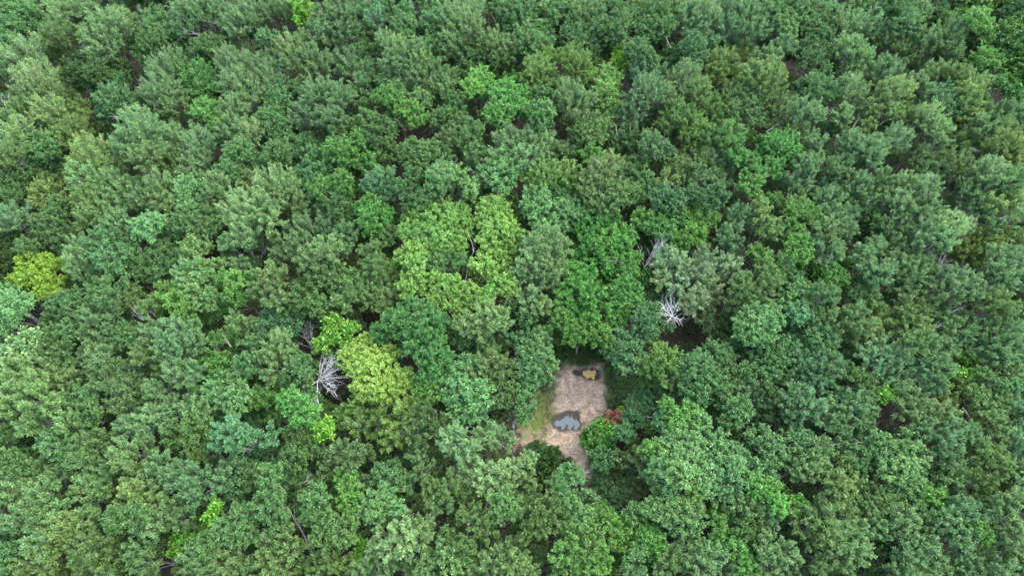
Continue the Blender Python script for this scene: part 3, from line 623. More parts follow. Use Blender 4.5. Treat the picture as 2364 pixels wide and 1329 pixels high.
g|mid green leafy tree five crowns right and two above the vivid yellow-green tree|-40.1,47.1|-2.0,-0.2,10.9,2.20;0.5,-1.2,11.0,2.19;0.8,2.1,10.8,2.01;1.6,-0.8,11.2,1.53;1.0,1.7,6.3,1.96;-0.3,-0.2,6.0,1.83
k|light yellow-green leafy tree two crowns right and four above the pale yellow tree|-9.5,47.2|0.3,0.2,10.3,2.89;-0.1,2.6,9.9,2.71;-2.3,1.8,10.1,2.69;0.9,-2.3,10.0,2.42;2.4,1.0,10.4,2.23;-1.4,-1.7,10.4,2.19;-3.5,1.2,9.3,2.03;3.1,-0.4,9.9,2.00;-0.3,-3.6,9.5,1.75;2.5,-2.9,10.0,1.75
b|bright green leafy tree one crown right and two above the grey claw-like dead tree|23.5,47.4|0.3,2.6,9.7,2.49;0.3,-0.1,10.6,2.21;-0.6,-2.2,11.1,1.96;1.9,0.7,10.3,1.78;-2.2,-3.0,10.2,1.75;2.2,-0.9,6.2,1.59
b|bright green leafy tree four crowns right and three above the grey claw-like dead tree|36.3,47.5|0.2,1.0,11.4,2.21;0.1,-0.8,11.3,2.19;1.6,0.1,11.6,1.97;-1.2,-2.3,11.8,1.73;-2.1,3.1,11.1,1.34
b|bright green leafy tree three crowns above the grey claw-like dead tree|19.7,47.7|-0.3,0.7,10.5,2.45;2.0,-0.5,10.2,2.44;1.3,1.8,10.6,2.01;-2.8,0.1,10.5,2.00;-0.1,-1.8,10.9,1.97;-2.0,-1.0,10.5,1.32;-1.1,-0.8,6.3,1.80;-2.8,0.7,6.9,1.66
d|dark green low tree five crowns left and two above the right edge middle|46.4,48.0|-0.0,1.0,9.9,1.80;-0.3,-0.3,8.9,1.35;0.3,-1.6,11.7,1.31;-0.2,-1.0,8.1,1.74
B|rich green layered tree five crowns above the pale yellow tree|-18.0,48.6|0.1,-0.8,10.9,2.43;-0.3,1.5,10.6,2.25;1.4,0.1,10.7,1.34;0.1,-2.3,10.9,1.32;-1.7,0.9,10.6,1.12;-2.5,0.7,7.8,1.99;1.0,1.3,6.9,1.88
g|mid green leafy tree one crown right and three above the grey claw-like dead tree|25.6,49.2|0.2,0.3,13.4,1.96;-0.5,-0.6,13.1,1.30;4.3,4.1,6.4,1.65
T|pale teal-green tree three crowns left and three above the grey claw-like dead tree|7.0,49.5|-0.6,-0.7,10.0,2.47;0.6,2.3,9.0,2.07;1.2,-0.3,10.0,1.80;-1.2,-2.0,9.6,1.57;1.0,-1.6,7.2,1.95
t|blue-green leafy tree three crowns above the grey claw-like dead tree|20.8,50.1|-1.6,-0.1,12.5,1.98;0.0,-0.6,12.6,1.75;2.6,0.8,11.5,1.56
T|pale teal-green tree four crowns left and three above the grey claw-like dead tree|4.2,50.3|-1.1,-0.1,11.0,2.68;-0.4,-2.2,10.6,2.66;1.2,0.9,10.1,2.49;0.7,2.5,9.9,2.06
f|light green leafy tree five crowns right and two above the vivid yellow-green tree|-41.9,50.4|0.9,-1.7,10.3,2.68;-0.7,0.5,10.6,2.25;-0.7,2.4,11.1,2.04;-3.4,1.3,7.2,1.99;-4.4,4.6,7.7,1.95;-1.6,4.6,6.9,1.86
g|mid green leafy tree one crown left and five above the pale yellow tree|-23.5,50.8|0.5,-0.5,10.6,2.47;-2.2,1.3,9.4,2.07;1.7,-1.4,9.9,1.58;1.5,0.9,10.0,1.14;-3.7,-0.2,8.0,1.59
g|mid green leafy tree two crowns below the brown patch below the top centre|-13.1,51.3|0.2,2.1,11.9,1.58;-1.2,0.5,12.2,1.56;1.4,-1.5,12.4,1.54;-0.4,-1.6,11.8,1.33;0.5,4.2,7.1,1.71
b|bright green leafy tree one crown left and six above the pale yellow tree|-23.4,52.3|1.2,0.3,12.1,2.02;-1.2,-0.3,11.7,2.02;1.3,3.1,6.6,1.95;-1.7,7.1,6.5,1.63
T|pale teal-green tree two crowns left and six below the top edge centre|-8.3,52.4|-0.9,0.4,12.7,2.45;-1.4,-1.0,12.2,1.78;1.1,1.2,12.5,1.57;2.9,-1.0,12.2,1.56;0.6,3.4,6.5,2.07;2.7,1.2,6.7,2.02;2.7,5.7,7.9,1.73
d|dark green low tree one crown left and three above the vivid yellow-green tree|-66.0,53.1|-0.1,1.6,10.1,2.54;-0.3,-0.1,9.2,2.08;0.5,-2.4,11.1,2.01;-6.0,4.5,6.9,2.07;-5.2,0.6,6.8,1.87;-1.1,2.4,6.1,1.62
c|grass green yellow-flecked tree one crown right and five below the top edge centre|5.3,54.0|-0.6,0.1,11.7,2.72;-2.0,-0.5,10.6,2.28;2.4,0.7,11.2,2.05;1.1,-0.3,11.0,2.05;2.9,2.2,6.1,1.75
g|mid green leafy tree one crown left and four above the grey claw-like dead tree|16.4,54.0|-1.2,0.6,11.0,2.06;1.2,-0.6,11.0,2.05;-0.6,5.5,7.5,1.86;2.4,0.1,7.1,1.69
b|bright green leafy tree two crowns right and four above the grey claw-like dead tree|31.2,55.1|-0.2,-2.8,11.3,2.03;0.5,1.6,11.0,1.85;-1.2,2.2,11.5,1.85;0.9,-0.4,11.2,1.83;4.6,5.1,6.1,2.01;1.1,3.1,6.6,1.88
T|pale teal-green tree five crowns below the top edge centre|-1.5,55.1|0.2,1.7,11.1,2.54;0.0,-1.4,11.1,2.50;-1.5,-0.6,11.1,2.28;1.5,0.3,11.1,2.06;0.7,-2.1,7.5,2.01;3.0,2.0,8.0,1.79;-2.5,-0.1,7.7,1.61
g|mid green leafy tree six crowns right and four above the vivid yellow-green tree|-37.2,56.9|0.5,1.3,11.3,2.55;-0.6,-1.6,10.8,2.30;1.3,1.9,8.0,1.78
g|mid green leafy tree one crown below the brown patch below the top centre|-12.0,57.8|0.4,0.7,10.6,2.34;2.5,0.0,10.3,2.11;-0.8,-1.8,11.2,2.07;-2.1,0.2,11.1,1.86;-1.4,1.5,11.2,1.40
g|mid green leafy tree one crown left and five above the grey claw-like dead tree|18.5,58.0|0.3,0.4,12.1,2.31;-1.5,-1.9,10.5,2.08;0.3,3.0,10.9,1.42;2.4,-0.1,11.5,1.39;3.3,5.2,7.3,2.02;1.3,1.1,6.5,1.86;1.4,7.8,7.1,1.81
g|mid green leafy tree five crowns below the lime young tree at the top|-28.0,58.1|-1.1,2.3,9.4,2.63;1.8,-0.4,9.6,2.59;0.5,-3.0,9.6,2.32;-1.5,0.6,7.5,2.17
b|bright green leafy tree two crowns right and five below the top edge centre|10.5,58.2|0.3,-0.5,10.8,2.09;-0.5,1.0,10.0,1.42;2.7,5.1,6.6,1.99;-0.9,1.8,6.9,1.72
g|mid green leafy tree two crowns left and seven above the white dead tree|-32.3,58.4|0.6,-0.8,11.6,2.54;-1.0,-1.0,8.7,2.37;0.4,2.9,10.3,1.90;-2.8,4.8,7.0,2.08
b|bright green leafy tree six crowns above the pale yellow tree|-19.7,58.5|-0.2,1.1,9.2,2.39;0.2,-1.5,9.9,2.10;-1.9,0.2,7.5,1.63
b|bright green leafy tree two crowns left of the brown patch below the top centre|-22.6,58.6|-1.1,-0.1,11.0,2.56;0.4,-1.2,10.6,2.09;1.6,1.7,10.9,1.88;-0.9,5.9,8.1,1.86
g|mid green leafy tree four crowns above the vivid yellow-green tree|-64.3,58.8|-1.1,1.1,10.7,2.82;0.2,-1.6,8.1,2.62;1.1,0.4,10.8,2.58;-4.2,1.4,6.0,1.55
b|bright green leafy tree three crowns right and five above the grey claw-like dead tree|36.3,59.0|0.6,0.5,10.9,2.82;-1.1,0.4,10.4,1.88;-1.1,-2.9,10.4,1.85;2.4,0.6,10.1,1.42;-1.8,2.0,9.9,1.19;1.8,-0.6,8.2,1.48
c|grass green yellow-flecked tree one crown right and six above the deep shaded hollow|28.6,60.0|-1.0,-0.1,11.4,2.34;1.0,0.1,11.7,2.33;2.1,2.4,6.3,2.06;-1.1,3.4,6.3,1.96;3.9,5.0,7.9,1.87;5.2,3.0,7.8,1.51
g|mid green leafy tree three crowns below the lime young tree right of top centre|15.6,61.8|-0.4,-0.6,9.3,2.16;0.8,1.4,9.2,1.46;2.2,1.6,6.6,1.75;-0.7,3.6,6.7,1.62
g|mid green leafy tree two crowns right and four below the top edge centre|10.7,62.1|-0.1,-0.4,11.1,2.84;1.8,1.2,10.6,1.92;-1.5,-0.4,10.1,1.91;-2.0,3.9,8.0,1.82
g|mid green leafy tree one crown right and four below the top edge centre|4.1,62.7|0.2,0.5,13.5,2.10;-0.2,-0.6,12.7,1.87;2.8,6.7,6.5,1.83
g|mid green leafy tree one crown left of the brown patch below the top centre|-18.8,62.9|-1.1,0.8,10.9,2.39;0.6,-2.1,10.8,2.36;1.7,-0.7,10.9,2.14;1.4,-4.0,9.9,2.12;-3.1,4.4,8.3,1.75;-2.5,4.8,9.6,1.48;1.9,2.1,9.9,1.46;-2.2,6.6,7.2,2.11
c|grass green yellow-flecked tree six crowns above the grey claw-like dead tree|23.8,63.7|-0.0,1.1,10.5,2.90;1.5,-1.7,10.9,2.61;-1.8,0.3,10.2,2.17;-1.0,3.1,10.4,1.95;0.6,-3.0,10.7,1.89;3.4,4.5,6.4,1.82;0.9,2.1,6.3,1.64
g|mid green leafy tree four crowns left of the brown patch below the top centre|-33.3,63.7|-0.5,0.6,11.0,2.16;0.6,-0.6,10.7,2.15;1.6,0.7,7.2,2.03;-0.0,4.5,6.9,1.86
b|bright green leafy tree five crowns right and five above the vivid yellow-green tree|-41.9,64.2|-0.7,0.8,11.5,2.39;1.2,-1.2,11.5,1.90
c|grass green yellow-flecked tree one crown right and seven above the deep shaded hollow|28.9,65.0|0.0,1.1,10.1,2.93;0.9,-1.2,9.9,2.66;-1.1,-0.2,9.3,2.44
g|mid green leafy tree two crowns left and three below the top edge centre|-8.8,65.2|-1.1,-0.9,10.6,2.16;0.8,-0.3,11.0,1.92;0.8,1.9,11.4,1.70;2.3,3.9,7.5,1.58
b|bright green leafy tree three crowns left and three below the top edge centre|-15.6,66.1|2.0,-1.6,10.9,2.16;-2.7,2.1,11.1,1.95;-0.6,0.8,11.7,1.93;1.2,-1.3,12.1,1.67;-1.0,2.9,7.3,2.07
g|mid green leafy tree two crowns right and six above the grey claw-like dead tree|32.4,66.3|0.0,-1.7,11.5,2.87;-0.6,2.5,11.2,2.20;0.7,0.4,11.6,1.93;-0.3,6.0,6.4,1.73;4.6,4.6,7.2,1.60
b|bright green leafy tree three crowns below the top edge centre|-0.7,66.5|-0.1,1.0,11.9,2.66;-0.9,-2.1,11.8,2.38;1.1,-1.1,11.8,2.15;-3.1,2.8,10.7,1.72;2.3,1.6,11.5,1.46;2.4,-1.0,11.0,1.45;0.9,7.1,8.0,1.97;-2.8,2.3,6.2,1.66
g|mid green leafy tree four crowns right and three below the top left corner|-56.2,67.0|0.1,0.7,10.5,3.43;-1.5,-0.5,9.8,2.20;1.4,-1.1,9.9,2.20;-2.9,6.9,7.9,2.05;0.0,-2.0,8.0,1.52
t|blue-green leafy tree two crowns left and three below the top right corner|61.6,68.1|-1.7,0.0,10.5,2.94;1.2,-0.9,10.1,2.70;1.3,1.4,10.1,2.23
g|mid green leafy tree one crown right and three below the top edge centre|5.2,68.8|-0.9,-0.8,11.7,1.94;1.5,1.3,11.2,1.48
g|mid green leafy tree seven crowns left and three below the top edge centre|-33.0,69.0|-0.8,1.0,10.6,2.22;0.0,-1.6,10.8,2.19;1.7,1.2,10.4,1.49;0.0,2.1,7.5,1.75
k|light yellow-green leafy tree one crown below the lime young tree right of top centre|13.7,70.1|0.2,2.4,9.7,2.78;-0.2,-1.1,10.7,2.46;-0.0,-3.1,10.1,1.96;-2.2,3.3,8.0,1.70
g|mid green leafy tree six crowns left and three below the top right corner|43.9,70.3|-0.3,-0.7,11.0,2.95;1.5,3.4,10.5,1.51;-1.8,0.6,9.8,1.50;1.6,-1.3,10.7,1.47
b|bright green leafy tree one crown left and three below the top edge centre|-5.0,70.4|0.4,0.9,11.1,2.23;-0.5,-1.2,11.7,1.95;2.1,5.6,6.9,2.24;-3.0,4.5,6.1,2.10
f|light green leafy tree two crowns left and three below the top edge centre|-10.9,70.6|0.7,-0.1,10.5,2.23;-2.2,-2.1,10.2,2.22;1.7,2.6,9.6,2.03;-0.8,-0.1,7.8,1.99
f|light green leafy tree four crowns left and three below the top edge centre|-17.2,71.6|-0.8,0.8,9.9,2.01;1.0,-1.1,10.3,1.74;-0.2,5.1,6.1,2.19;-3.1,3.3,6.7,2.02;1.8,1.9,6.8,1.64
b|bright green leafy tree six crowns right and three below the top left corner|-45.7,72.4|-0.6,1.0,9.4,3.05;0.9,-1.5,9.3,2.51;-2.8,0.5,6.6,2.06
c|grass green yellow-flecked tree one crown right and two below the top edge centre|3.9,73.2|-0.0,-0.5,11.5,2.73;-0.8,-1.4,10.5,2.24;1.3,3.4,10.2,1.79
c|grass green yellow-flecked tree two crowns right and two below the top edge centre|8.9,73.6|0.1,0.1,11.6,3.24;-1.3,1.1,11.7,1.75;0.9,-1.6,10.8,1.74;0.3,1.9,6.2,2.28;3.1,4.0,8.0,2.06
g|mid green leafy tree one crown right of the lime young tree right of top centre|18.7,74.5|-0.4,1.5,12.0,2.26;-0.0,-1.0,13.2,1.96;1.1,-1.8,12.9,1.47;4.7,8.8,6.5,1.77
d|dark green low tree three crowns right and two below the top left corner|-62.9,75.3|-0.4,-1.2,8.3,2.83;-0.3,-1.0,10.1,2.78;3.3,1.2,7.5,2.62;-5.0,3.6,7.3,2.39;2.3,-2.3,10.6,2.25;1.5,-3.0,8.0,2.04
g|mid green leafy tree one crown left and two below the top edge centre|-4.5,76.7|-1.9,0.1,9.6,2.32;2.6,-0.0,9.8,2.31;0.5,1.0,10.2,2.06;-2.5,-2.1,9.6,1.53;-0.8,0.3,8.1,2.21
g|mid green leafy tree six crowns right of the lime young tree right of top centre|44.7,77.0|-1.5,-2.6,11.6,2.25;1.6,2.8,11.5,2.05;-0.7,0.1,11.4,2.03;1.7,0.3,10.9,1.53;-0.3,4.0,6.2,1.98;1.5,6.8,6.7,1.92;4.0,0.4,8.0,1.86
b|bright green leafy tree one crown left and two below the top right corner|71.0,77.8|-1.6,-2.5,10.5,2.28;1.1,0.9,9.8,2.07;0.7,4.1,7.5,1.88;0.5,-1.8,10.0,1.79
g|mid green leafy tree two crowns right of the lime young tree right of top centre|26.9,77.9|0.1,-0.4,10.8,2.81;-2.4,1.2,7.9,2.11;2.6,1.5,10.0,2.08;-0.3,-2.1,10.2,2.04;2.7,0.5,7.0,1.84
g|mid green leafy tree six crowns right and two below the top left corner|-46.1,78.4|0.6,0.4,10.0,2.59;-0.9,-0.7,10.3,2.05;-1.1,0.4,6.2,2.03;0.2,5.8,6.2,1.91;-3.6,6.4,7.3,1.70
t|blue-green leafy tree eight crowns left and one below the top edge centre|-36.4,78.7|0.0,0.0,11.8,1.75;-4.6,6.8,6.6,1.84;-1.4,5.9,6.2,1.69
g|mid green leafy tree four crowns left and one below the top edge centre|-22.0,79.8|-0.5,2.1,9.3,2.11;1.2,-1.9,9.5,1.81;-0.7,-1.4,9.6,1.55
g|mid green leafy tree one crown right and one below the top edge centre|2.7,80.1|-0.2,-1.7,11.4,2.80;-0.4,-1.8,9.0,2.34;1.9,-1.2,10.4,2.06;-0.6,3.5,10.6,1.84;-2.7,2.8,10.4,1.84;2.0,2.1,10.5,1.83;1.0,7.9,6.9,2.32
g|mid green leafy tree five crowns right and one below the top left corner|-54.6,80.9|-0.4,3.0,10.5,2.90;1.0,-1.6,11.3,2.82;-0.8,-2.3,8.9,2.35;-3.7,11.4,7.6,2.37;-7.2,11.8,7.1,2.25;-4.5,2.9,6.5,1.96
b|bright green leafy tree one crown left and one below the top right corner|68.6,80.9|0.0,0.0,13.1,2.24
g|mid green leafy tree two crowns right and one below the top edge centre|10.1,81.0|-0.9,-0.1,10.1,2.87;1.7,-0.6,9.4,2.62;0.6,-1.8,9.2,2.09;-1.9,3.5,8.9,1.88;-2.9,1.9,7.3,2.11;4.3,-0.2,7.8,1.82
t|blue-green leafy tree five crowns right and one below the top left corner|-51.5,82.0|0.0,0.0,9.4,2.33;-4.7,5.4,6.1,1.90;0.5,-0.9,7.1,1.62
g|mid green leafy tree two crowns left and one below the top edge centre|-12.1,82.3|0.1,0.6,11.0,2.61;-0.4,4.2,10.2,2.41;0.5,-4.1,10.9,2.05;-0.1,-4.6,10.2,1.54;-2.1,3.5,6.7,1.70
g|mid green leafy tree three crowns right of the lime young tree at the top|-16.8,82.8|0.6,-1.6,11.9,2.31;0.7,1.5,11.6,2.09;-2.6,3.3,11.1,1.85;1.1,-4.0,11.6,1.53;-1.1,9.4,7.9,2.40;2.5,10.1,6.8,2.10;-3.0,6.3,6.2,1.99
g|mid green leafy tree one crown right and one below the top left corner|-75.1,83.1|0.9,0.6,9.2,2.39;0.7,2.2,11.1,2.37;-0.1,-1.8,11.5,2.32;-2.5,3.0,10.6,2.13;0.8,-4.8,11.1,2.04;-9.4,10.2,7.0,1.94;-2.4,10.3,7.1,1.92;-7.2,5.2,7.1,1.78;-5.1,-0.8,7.9,1.76;-5.7,10.3,7.3,1.71
g|mid green leafy tree seven crowns left of the top right corner|43.2,83.1|2.1,1.3,12.1,3.38;0.6,-1.4,11.7,3.10;-0.4,-0.8,12.2,2.32;-0.9,2.0,12.0,2.09;-2.5,-2.7,12.4,2.04;-4.0,1.4,12.0,1.83;0.3,6.3,6.3,2.06;-0.4,9.6,7.7,1.87
f|light green leafy tree three crowns left and one below the top right corner|60.7,83.3|-1.6,-1.3,11.7,2.58;1.8,2.8,10.9,2.12;1.7,1.1,11.4,1.83;-1.0,-2.4,11.1,1.81;4.5,3.6,6.4,2.23
g|mid green leafy tree one crown above the lime young tree right of top centre|16.8,83.8|-1.1,-2.7,11.7,2.83;2.6,1.3,9.6,2.40;-1.1,2.5,11.0,2.39;-0.3,11.2,6.4,2.12;2.0,2.5,6.6,2.04;2.1,8.6,7.8,1.73
g|mid green leafy tree four crowns right and one below the top edge centre|21.4,83.9|1.1,0.8,11.9,2.61;-0.8,-2.8,11.2,2.58;-1.5,4.0,9.0,2.44;1.5,-2.5,11.4,2.07;0.9,9.5,6.8,1.84;4.9,4.6,6.6,1.82
g|mid green leafy tree four crowns left of the top right corner|58.0,84.8|0.0,0.0,12.2,2.30;5.8,6.2,7.4,2.31;4.0,7.8,7.8,2.29
d|dark green low tree three crowns left of the top right corner|65.4,85.2|-0.4,-0.6,10.2,2.38;0.6,1.0,10.3,1.86;0.8,7.2,8.1,1.84
g|mid green leafy tree beside the top edge centre|0.0,85.2|-0.4,-1.0,11.9,2.34;2.2,0.6,11.0,2.12;-2.1,0.9,10.7,1.86;-1.6,9.6,6.4,2.20;2.8,9.1,6.1,2.04;-4.6,7.7,6.9,1.82
g|mid green leafy tree one crown right of the top edge centre|7.1,85.3|1.4,-0.0,11.2,2.63;-1.8,0.6,10.6,2.12;-0.8,-1.7,11.4,1.30;-1.0,9.5,6.7,2.36;2.0,8.0,7.2,1.90
d|dark green low tree beside the top right corner|77.9,86.8|-1.0,-0.7,9.2,1.88;1.3,1.0,9.3,1.62
a|pale green yellow-tipped tree one crown right of the bottom left corner|-47.9,6.3|-0.9,0.1,11.1,1.73;1.4,-0.2,11.5,1.38;0.8,-0.2,8.1,1.45;-2.0,-1.3,7.7,1.39;1.4,-1.0,6.4,1.31
p|pale green feathery tree three crowns left and four below the brown trackside gap at right|29.7,6.4|-1.4,-0.1,10.1,1.58;1.7,0.2,9.8,1.41;3.2,1.9,6.2,1.47;1.1,0.9,6.4,1.42;0.9,2.4,7.5,1.38;3.8,-0.4,6.3,1.37;1.9,-0.5,6.4,1.19
p|pale green feathery tree three crowns left of the bottom right corner|40.7,6.5|1.6,0.7,10.8,1.75;-0.6,0.6,11.2,1.74;-1.8,-0.6,10.8,1.73;-0.6,-0.6,11.1,1.55;2.6,0.2,10.7,1.05;1.0,-0.8,11.1,1.04;1.8,-1.3,7.7,1.53;-0.1,-1.6,6.6,1.28;3.9,-0.8,8.0,1.23
y|olive yellow-tipped tree four crowns right and one below the lime thicket at bottom left|-19.1,6.6|-0.3,0.5,9.5,1.60;2.0,-0.2,9.4,1.42;0.8,0.0,10.2,1.41;-2.5,0.1,9.4,1.24;-0.7,-0.7,9.6,1.23;0.2,1.4,8.2,1.45;-0.2,-1.3,6.1,1.25;-2.0,-1.4,6.1,1.22;-3.4,-0.7,7.0,1.17
p|pale green feathery tree one crown right and one below the lime thicket at bottom left|-29.7,6.6|0.9,0.1,10.6,1.92;-1.2,-0.2,11.0,1.74;2.3,-0.1,10.6,1.57;-2.8,0.2,11.1,1.39;-3.0,-1.2,7.3,1.57;-5.0,-0.5,6.9,1.35;-1.3,-1.3,6.7,1.21;1.7,-1.8,7.7,1.10
p|pale green feathery tree five crowns right of the bottom edge centre|15.7,6.6|0.4,0.5,10.4,1.41;-0.4,-0.5,10.8,1.39;2.6,-0.6,7.4,1.56;-0.3,-1.9,7.1,1.41
a|pale green yellow-tipped tree beside the bottom edge centre|-0.8,6.7|-0.2,0.4,11.1,1.57;0.5,1.2,10.6,1.41;-2.6,-0.7,10.2,1.40;-1.5,-0.2,11.1,1.39;2.3,-0.9,11.0,1.38;0.9,-0.2,11.8,1.37;1.9,0.4,11.0,0.87;3.5,0.7,7.7,1.38;-0.5,-0.9,7.8,1.34;1.9,1.7,7.1,1.28;-2.7,-1.6,6.1,1.25;1.1,-0.8,7.5,1.15
p|pale green feathery tree two crowns left of the bottom right corner|46.8,6.7|-0.3,-0.1,10.2,1.76;1.5,0.7,9.2,1.61;-1.6,-0.7,9.9,1.40;0.1,-1.5,7.8,1.54;2.1,-0.8,7.7,1.46
o|olive green feathery tree beside the bottom right corner|50.8,7.0|-0.5,0.4,10.8,1.58;0.9,-1.0,9.9,1.05;0.3,0.1,11.0,1.05;1.7,-1.9,7.1,1.44;-0.1,-2.2,7.1,1.37
p|pale green feathery tree six crowns right and one above the bottom edge centre|19.4,7.1|2.2,-0.8,9.7,1.76;-0.4,-0.7,10.8,1.74;-1.4,1.1,9.9,1.60;0.1,0.9,10.2,1.59;-1.8,-0.1,9.8,1.59;0.9,0.0,10.8,1.57;1.6,-1.0,7.8,1.19
o|olive green feathery tree one crown left and one below the lime thicket at bottom left|-37.6,7.2|0.4,-0.7,10.4,1.93;-0.5,0.8,10.8,1.76;-1.8,2.3,6.2,1.62;-2.1,-2.1,7.5,1.41;0.9,1.1,7.4,1.20;-0.4,-2.1,6.1,1.19
o|olive green feathery tree two crowns left and one below the lime thicket at bottom left|-41.8,7.5|0.1,0.3,10.9,2.63;1.1,-0.9,9.4,2.30;1.1,1.4,9.2,2.17;-2.2,-0.0,10.1,1.77;-1.3,-1.2,9.7,1.76;0.1,-2.6,6.8,1.49;-1.3,-2.1,7.6,1.25
a|pale green yellow-tipped tree three crowns right of the lime thicket at bottom left|-23.8,7.7|-0.8,0.7,10.5,2.12;-0.7,-0.9,11.2,1.74;0.8,1.0,11.5,1.58;0.4,-1.3,10.5,1.57;1.7,0.3,11.4,1.22;-0.8,-2.3,6.6,1.25;-3.2,-1.4,6.7,1.14
p|pale green feathery tree one crown left and four below the brown trackside gap at right|34.4,8.2|0.3,0.9,10.8,1.95;-0.5,-0.0,10.4,1.94;-1.6,-0.6,9.7,1.78;0.9,-0.3,10.6,1.76;-0.1,-1.4,9.8,1.59;1.6,1.7,10.5,1.43;3.3,3.5,6.6,1.37;1.5,-2.8,6.4,1.36
a|pale green yellow-tipped tree two crowns right and one above the bottom left corner|-45.9,9.5|-0.5,0.3,11.1,1.95;1.2,1.0,10.6,1.79;-1.2,-1.5,10.5,1.59;1.0,-0.6,11.2,1.06;-0.2,0.4,7.2,1.16
p|pale green feathery tree one crown right and three below the brown trackside gap at right|40.4,9.8|0.0,0.9,11.4,1.78;-1.3,0.6,10.5,1.61;1.9,-1.3,10.6,1.59;0.4,-1.3,10.9,1.58;-2.3,-0.2,10.9,1.42;2.0,1.9,10.5,1.08;0.5,-0.1,7.0,1.13
p|pale green feathery tree two crowns left and one above the bottom right corner|46.2,10.1|0.2,-0.4,11.3,1.94;0.4,1.5,11.3,1.79;1.0,0.8,11.8,1.77;-1.3,0.6,11.8,1.41;-0.5,-2.1,11.1,1.40;-0.9,-1.3,12.0,1.39;1.7,-0.3,6.5,1.19
p|pale green feathery tree one crown right and two above the bottom left corner|-50.2,10.4|-0.2,0.4,11.7,1.95;1.7,-1.1,11.0,1.94;-2.7,3.2,10.8,1.64;-1.4,-0.1,11.5,1.59;2.0,-2.3,11.5,1.57;-7.2,2.4,6.4,1.24;-5.6,0.2,7.8,1.21;-2.2,-0.7,8.0,1.12
p|pale green feathery tree two crowns left and three below the brown trackside gap at right|31.7,10.5|0.2,-0.0,11.7,1.94;-1.2,-1.0,10.9,1.77;0.0,1.1,11.2,1.61;-1.5,0.3,10.9,1.61;0.3,-1.1,11.8,1.57;3.0,1.2,10.8,1.44
o|olive green feathery tree one crown left and two above the bottom edge centre|-3.8,10.8|-0.4,0.2,11.4,1.78;0.3,-0.6,11.8,1.41;1.3,-1.6,11.3,1.23;-1.1,2.5,10.5,1.10;0.0,2.2,7.5,1.39;-2.2,1.0,6.0,1.33
p|pale green feathery tree one crown above the lime thicket at bottom left|-35.7,11.1|1.1,-0.2,10.4,1.98;-0.5,1.1,11.0,1.62;-1.1,-0.8,11.1,1.60;-0.1,-0.2,10.6,1.08;0.9,1.2,6.8,1.63;-1.9,-0.6,6.7,1.58
o|olive green feathery tree one crown right and two above the bottom edge centre|3.0,11.1|0.5,0.6,11.3,1.97;1.4,-0.3,10.9,1.79;-0.6,1.4,11.0,1.63;-0.1,-1.0,12.1,1.58;-1.2,0.2,11.6,1.42;-1.2,-1.5,11.7,1.40;-1.1,3.2,6.9,1.58;-0.2,-1.6,6.4,1.42
a|pale green yellow-tipped tree two crowns right and five below the deep shaded hollow|24.9,11.3|-1.0,0.9,10.1,1.64;-0.0,0.6,10.5,1.63;1.0,-0.9,10.1,1.44;0.6,-1.9,9.4,1.08
a|pale green yellow-tipped tree three crowns below the brown trackside gap at right|39.3,12.7|2.7,-0.1,10.0,1.83;-0.4,0.8,10.6,1.82;-2.6,0.4,9.9,1.65;1.0,-0.6,10.6,1.63;-1.4,-0.9,10.6,1.44;-0.1,-0.1,11.1,1.44
a|pale green yellow-tipped tree four crowns right and two above the bottom left corner|-39.1,12.8|-0.8,-0.3,11.5,1.79;1.6,-0.3,11.5,1.43;-0.3,0.7,12.3,1.43;-4.4,1.3,7.8,1.49
y|olive yellow-tipped tree two crowns left and three above the bottom edge centre|-7.7,13.2|0.2,-0.9,11.3,1.62;1.0,0.5,11.7,1.44;-0.6,0.1,11.5,1.44;-1.0,1.0,11.8,1.08;-0.5,2.4,7.9,1.49;1.3,0.3,6.5,1.33;-2.1,-0.4,7.4,1.30
a|pale green yellow-tipped tree one crown right and three above the bottom left corner|-49.9,13.4|0.1,0.4,10.6,2.01;0.5,-1.8,9.8,2.00;-2.1,2.5,9.2,1.70;-1.7,-0.8,9.5,1.65;2.3,-1.8,10.2,1.63;1.0,2.4,10.0,1.49;0.1,-0.6,8.1,1.56;-4.0,1.7,7.2,1.48;-2.9,-0.2,6.1,1.41;-0.6,2.0,6.3,1.31;1.7,-0.5,7.9,1.30
a|pale green yellow-tipped tree three crowns right and three above the bottom left corner|-44.9,14.5|-0.4,0.3,10.2,1.85;-0.4,1.8,10.4,1.68;1.1,-0.4,10.3,1.65;0.5,-1.9,10.1,1.46;-1.0,-0.5,10.3,1.29;-4.7,2.3,6.8,1.33
a|pale green yellow-tipped tree five crowns right and four below the deep shaded hollow|34.5,14.6|1.3,-0.2,11.0,1.64;-0.9,-1.6,11.8,1.61;1.3,1.9,10.9,1.48;-0.6,-0.4,12.3,1.44;-1.3,0.3,11.6,1.27;-0.6,0.6,11.6,1.09;4.6,1.0,8.1,1.48;1.6,3.4,8.0,1.17
p|pale green feathery tree one crown right and two above the lime thicket at bottom left|-32.9,14.7|-0.3,-0.1,12.0,2.17;-3.0,0.5,11.0,1.83;2.4,-0.3,11.8,1.63;-0.3,-1.5,11.1,1.63;2.8,1.8,11.1,1.48;-0.0,2.1,6.3,1.40;-1.2,3.5,7.4,1.26
o|olive green feathery tree one crown left and three above the bottom right corner|51.0,15.0|-1.7,-0.6,12.6,1.61;1.1,2.2,11.4,1.48;-1.8,-2.9,11.1,1.44;0.5,0.5,12.8,1.26;3.9,1.4,9.6,1.13;6.4,0.7,6.9,1.54;0.5,-0.9,7.6,1.41;3.1,0.4,8.1,1.32
